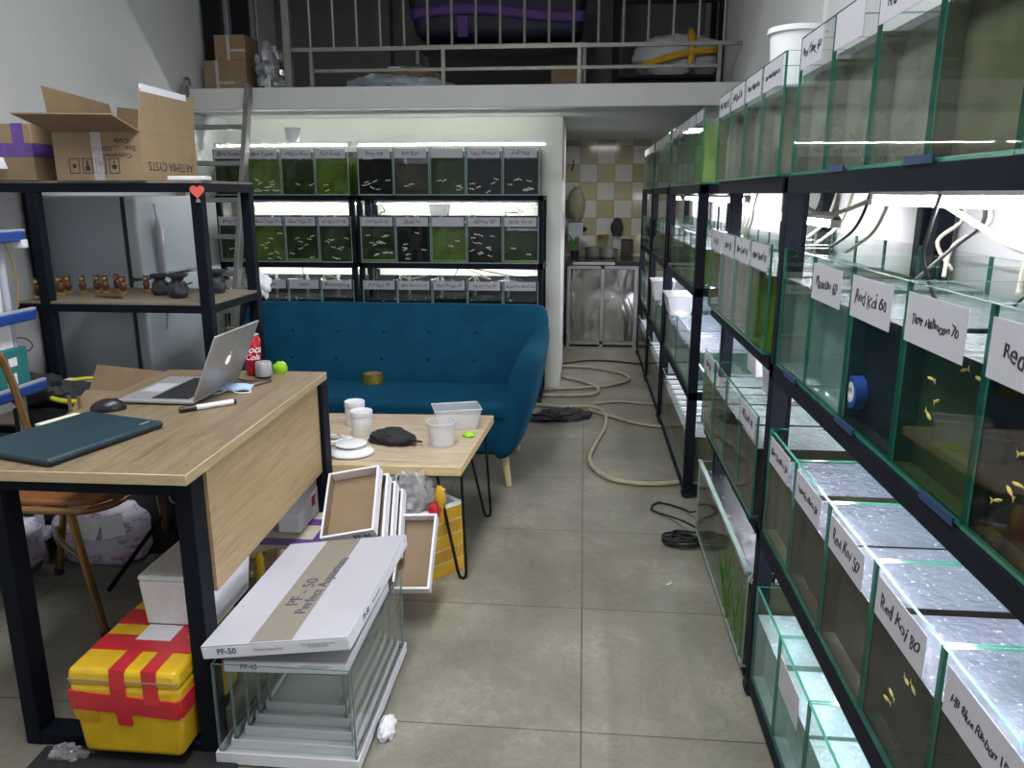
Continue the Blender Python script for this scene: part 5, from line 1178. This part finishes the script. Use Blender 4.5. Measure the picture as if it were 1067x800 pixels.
MB().sheet(lambda u, v: (-.585 + 1.16 * u, -.205, .14 + .07 * v + .03 * math.sin(u * 5)), 30, 3).build('purple_band', 'purple_cloth', bb, solid=.01)
MB().box(-.27, -.215, .03, -.20, -.195, .16).build('purple_band', 'purple_cloth', bb)
tb = thing('metal_frame', 'thin pale metal frame carrying the dark bundle in the loft', 'frame', (-1.17, 5.6, ZS1))
m = MB(); m.box(0, 0, .34, 1.16, .35, .362); m.build('top_bars', 'rail_steel', tb)
for x in (0, 1.135):
    for y in (0, .325): MB().box(x, y, 0, x + .025, y + .025, .3395).build('leg', 'rail_steel', tb)
cb_ = thing('brown_carton', 'dark brown carton on the loft floor near the middle railing post', 'box', (-.24, 5.55, ZS1))
MB().box(0, 0, 0, .21, .2, .18).build('carton_body', 'card_dark', cb_)
m = MB(); m.hexa([(0, .2, .18), (.21, .2, .18), (.21, .205, .18), (0, .205, .18), (-.01, .24, .25), (.22, .24, .25), (.22, .245, .25), (-.01, .245, .25)]); m.build('flap', 'card_dark', cb_)
MB().box(.09, -.001, .06, .13, -.0002, .11).build('blue_mark', 'ink_blue', cb_)
m = MB()
lrk = thing('loft_rack', 'black metal shelf rack at the wall side of the loft', 'rack', (.17, 5.45, ZS1))
for x in (0, .66):
    for y in (0, .35): MB().box(x, y, 0, x + .035, y + .035, 1.1).build('post', 'black_steel', lrk)
for z in (.035, .075, .11, .56, .60): MB().box(.035, 0, z, .66, .025, z + .02).build('crossbar', 'black_steel', lrk)
MB().box(.035, .026, .10, .66, .37, .125).build('shelf_board', 'black_steel', lrk)
sk = thing('white_sack', 'white sack bound with orange tape on the black loft rack', 'sack', (.60, 5.62, ZS1 + .126))
MB().blob((0, 0, .135), (.30, .14, .145), 34, 18, amp=.14, freq=2.2, seed=81, flat=0.001).build('sack_body', 'sack', sk)
m = MB()
m.tube([(-.24, -.08, .07), (-.12, -.145, .10), (.04, -.155, .135), (.16, -.14, .15), (.25, -.09, .155)], .024, 8, sub=4)
m.tube([(.07, -.04, .285), (.07, -.12, .24), (.07, -.152, .15), (.065, -.14, .05)], .024, 8, sub=4); m.build('orange_tape', 'yellow_tape_b', sk)
cs = thing('cloth_heap', 'heap of grey and brown cloth on the loft floor', 'cloth', (-1.25, 5.35, ZS1))
MB().blob((0, 0, .05), (.36, .15, .085), 34, 14, amp=.35, freq=2.5, seed=91, flat=0.0).build('grey_cloth', 'fridge_side', cs)
MB().blob((.12, -.02, .13), (.16, .09, .055), 24, 10, amp=.35, freq=2.5, seed=92).build('brown_cloth', 'card_dark', cs)
MB().blob((-.02, -.10, .06), (.09, .05, .05), 20, 10, amp=.35, freq=2.5, seed=93).build('blue_cloth', 'shelf_blue', cs)
MB().box(-.04, -.06, .155, .06, -.03, .18).build('white_label', 'sack', cs)
for k, (x, y, z, s_) in enumerate(((-2.33, 5.02, ZS1, .19), (-2.25, 5.03, ZS1 + .1905, .15))):
    o = thing('wrapped_carton', ('brown carton in clear wrap on the loft edge beside the ladder', 'smaller brown carton on the wrapped one beside the ladder top')[k], 'box', (x - .08, y, z), 0, 'wrapped cartons on the loft')
    MB().box(0, 0, 0, .28 if k == 0 else .20, .22, s_).build('carton_body', 'card_dark', o, bevel=.004)
    m = MB(); m.box(.08, -.002, 0.001, .10, -.0003, s_); m.box(.10, -.003, .05, .20, -.0005, .065); m.build('clear_wrap', 'clear_plastic', o)
sbg = tag(MB().blob((0, 0, .13), (.10, .09, .15), 28, 16, amp=.35, freq=2.8, seed=101, flat=0.0).build('foil_bag', 'silver_foil', None, loc=(-1.99, 5.08, ZS1)), 'crumpled silver foil bag beside the railing end post', 'bag')

o = thing('plastic_drum', 'cream plastic drum on the floor between the ladder foot and the sofa', 'drum', (-1.95, 4.13, 0))
MB().lathe([(0, 0), (.085, 0), (.09, .01), (.09, .50), (.06, .56), (.035, .57), (.035, .60)], 32).build('drum_body', 'paper_cream', o)
MB().lathe([(.037, .585), (.037, .63), (0, .631)], 24).build('screw_cap', 'card', o)
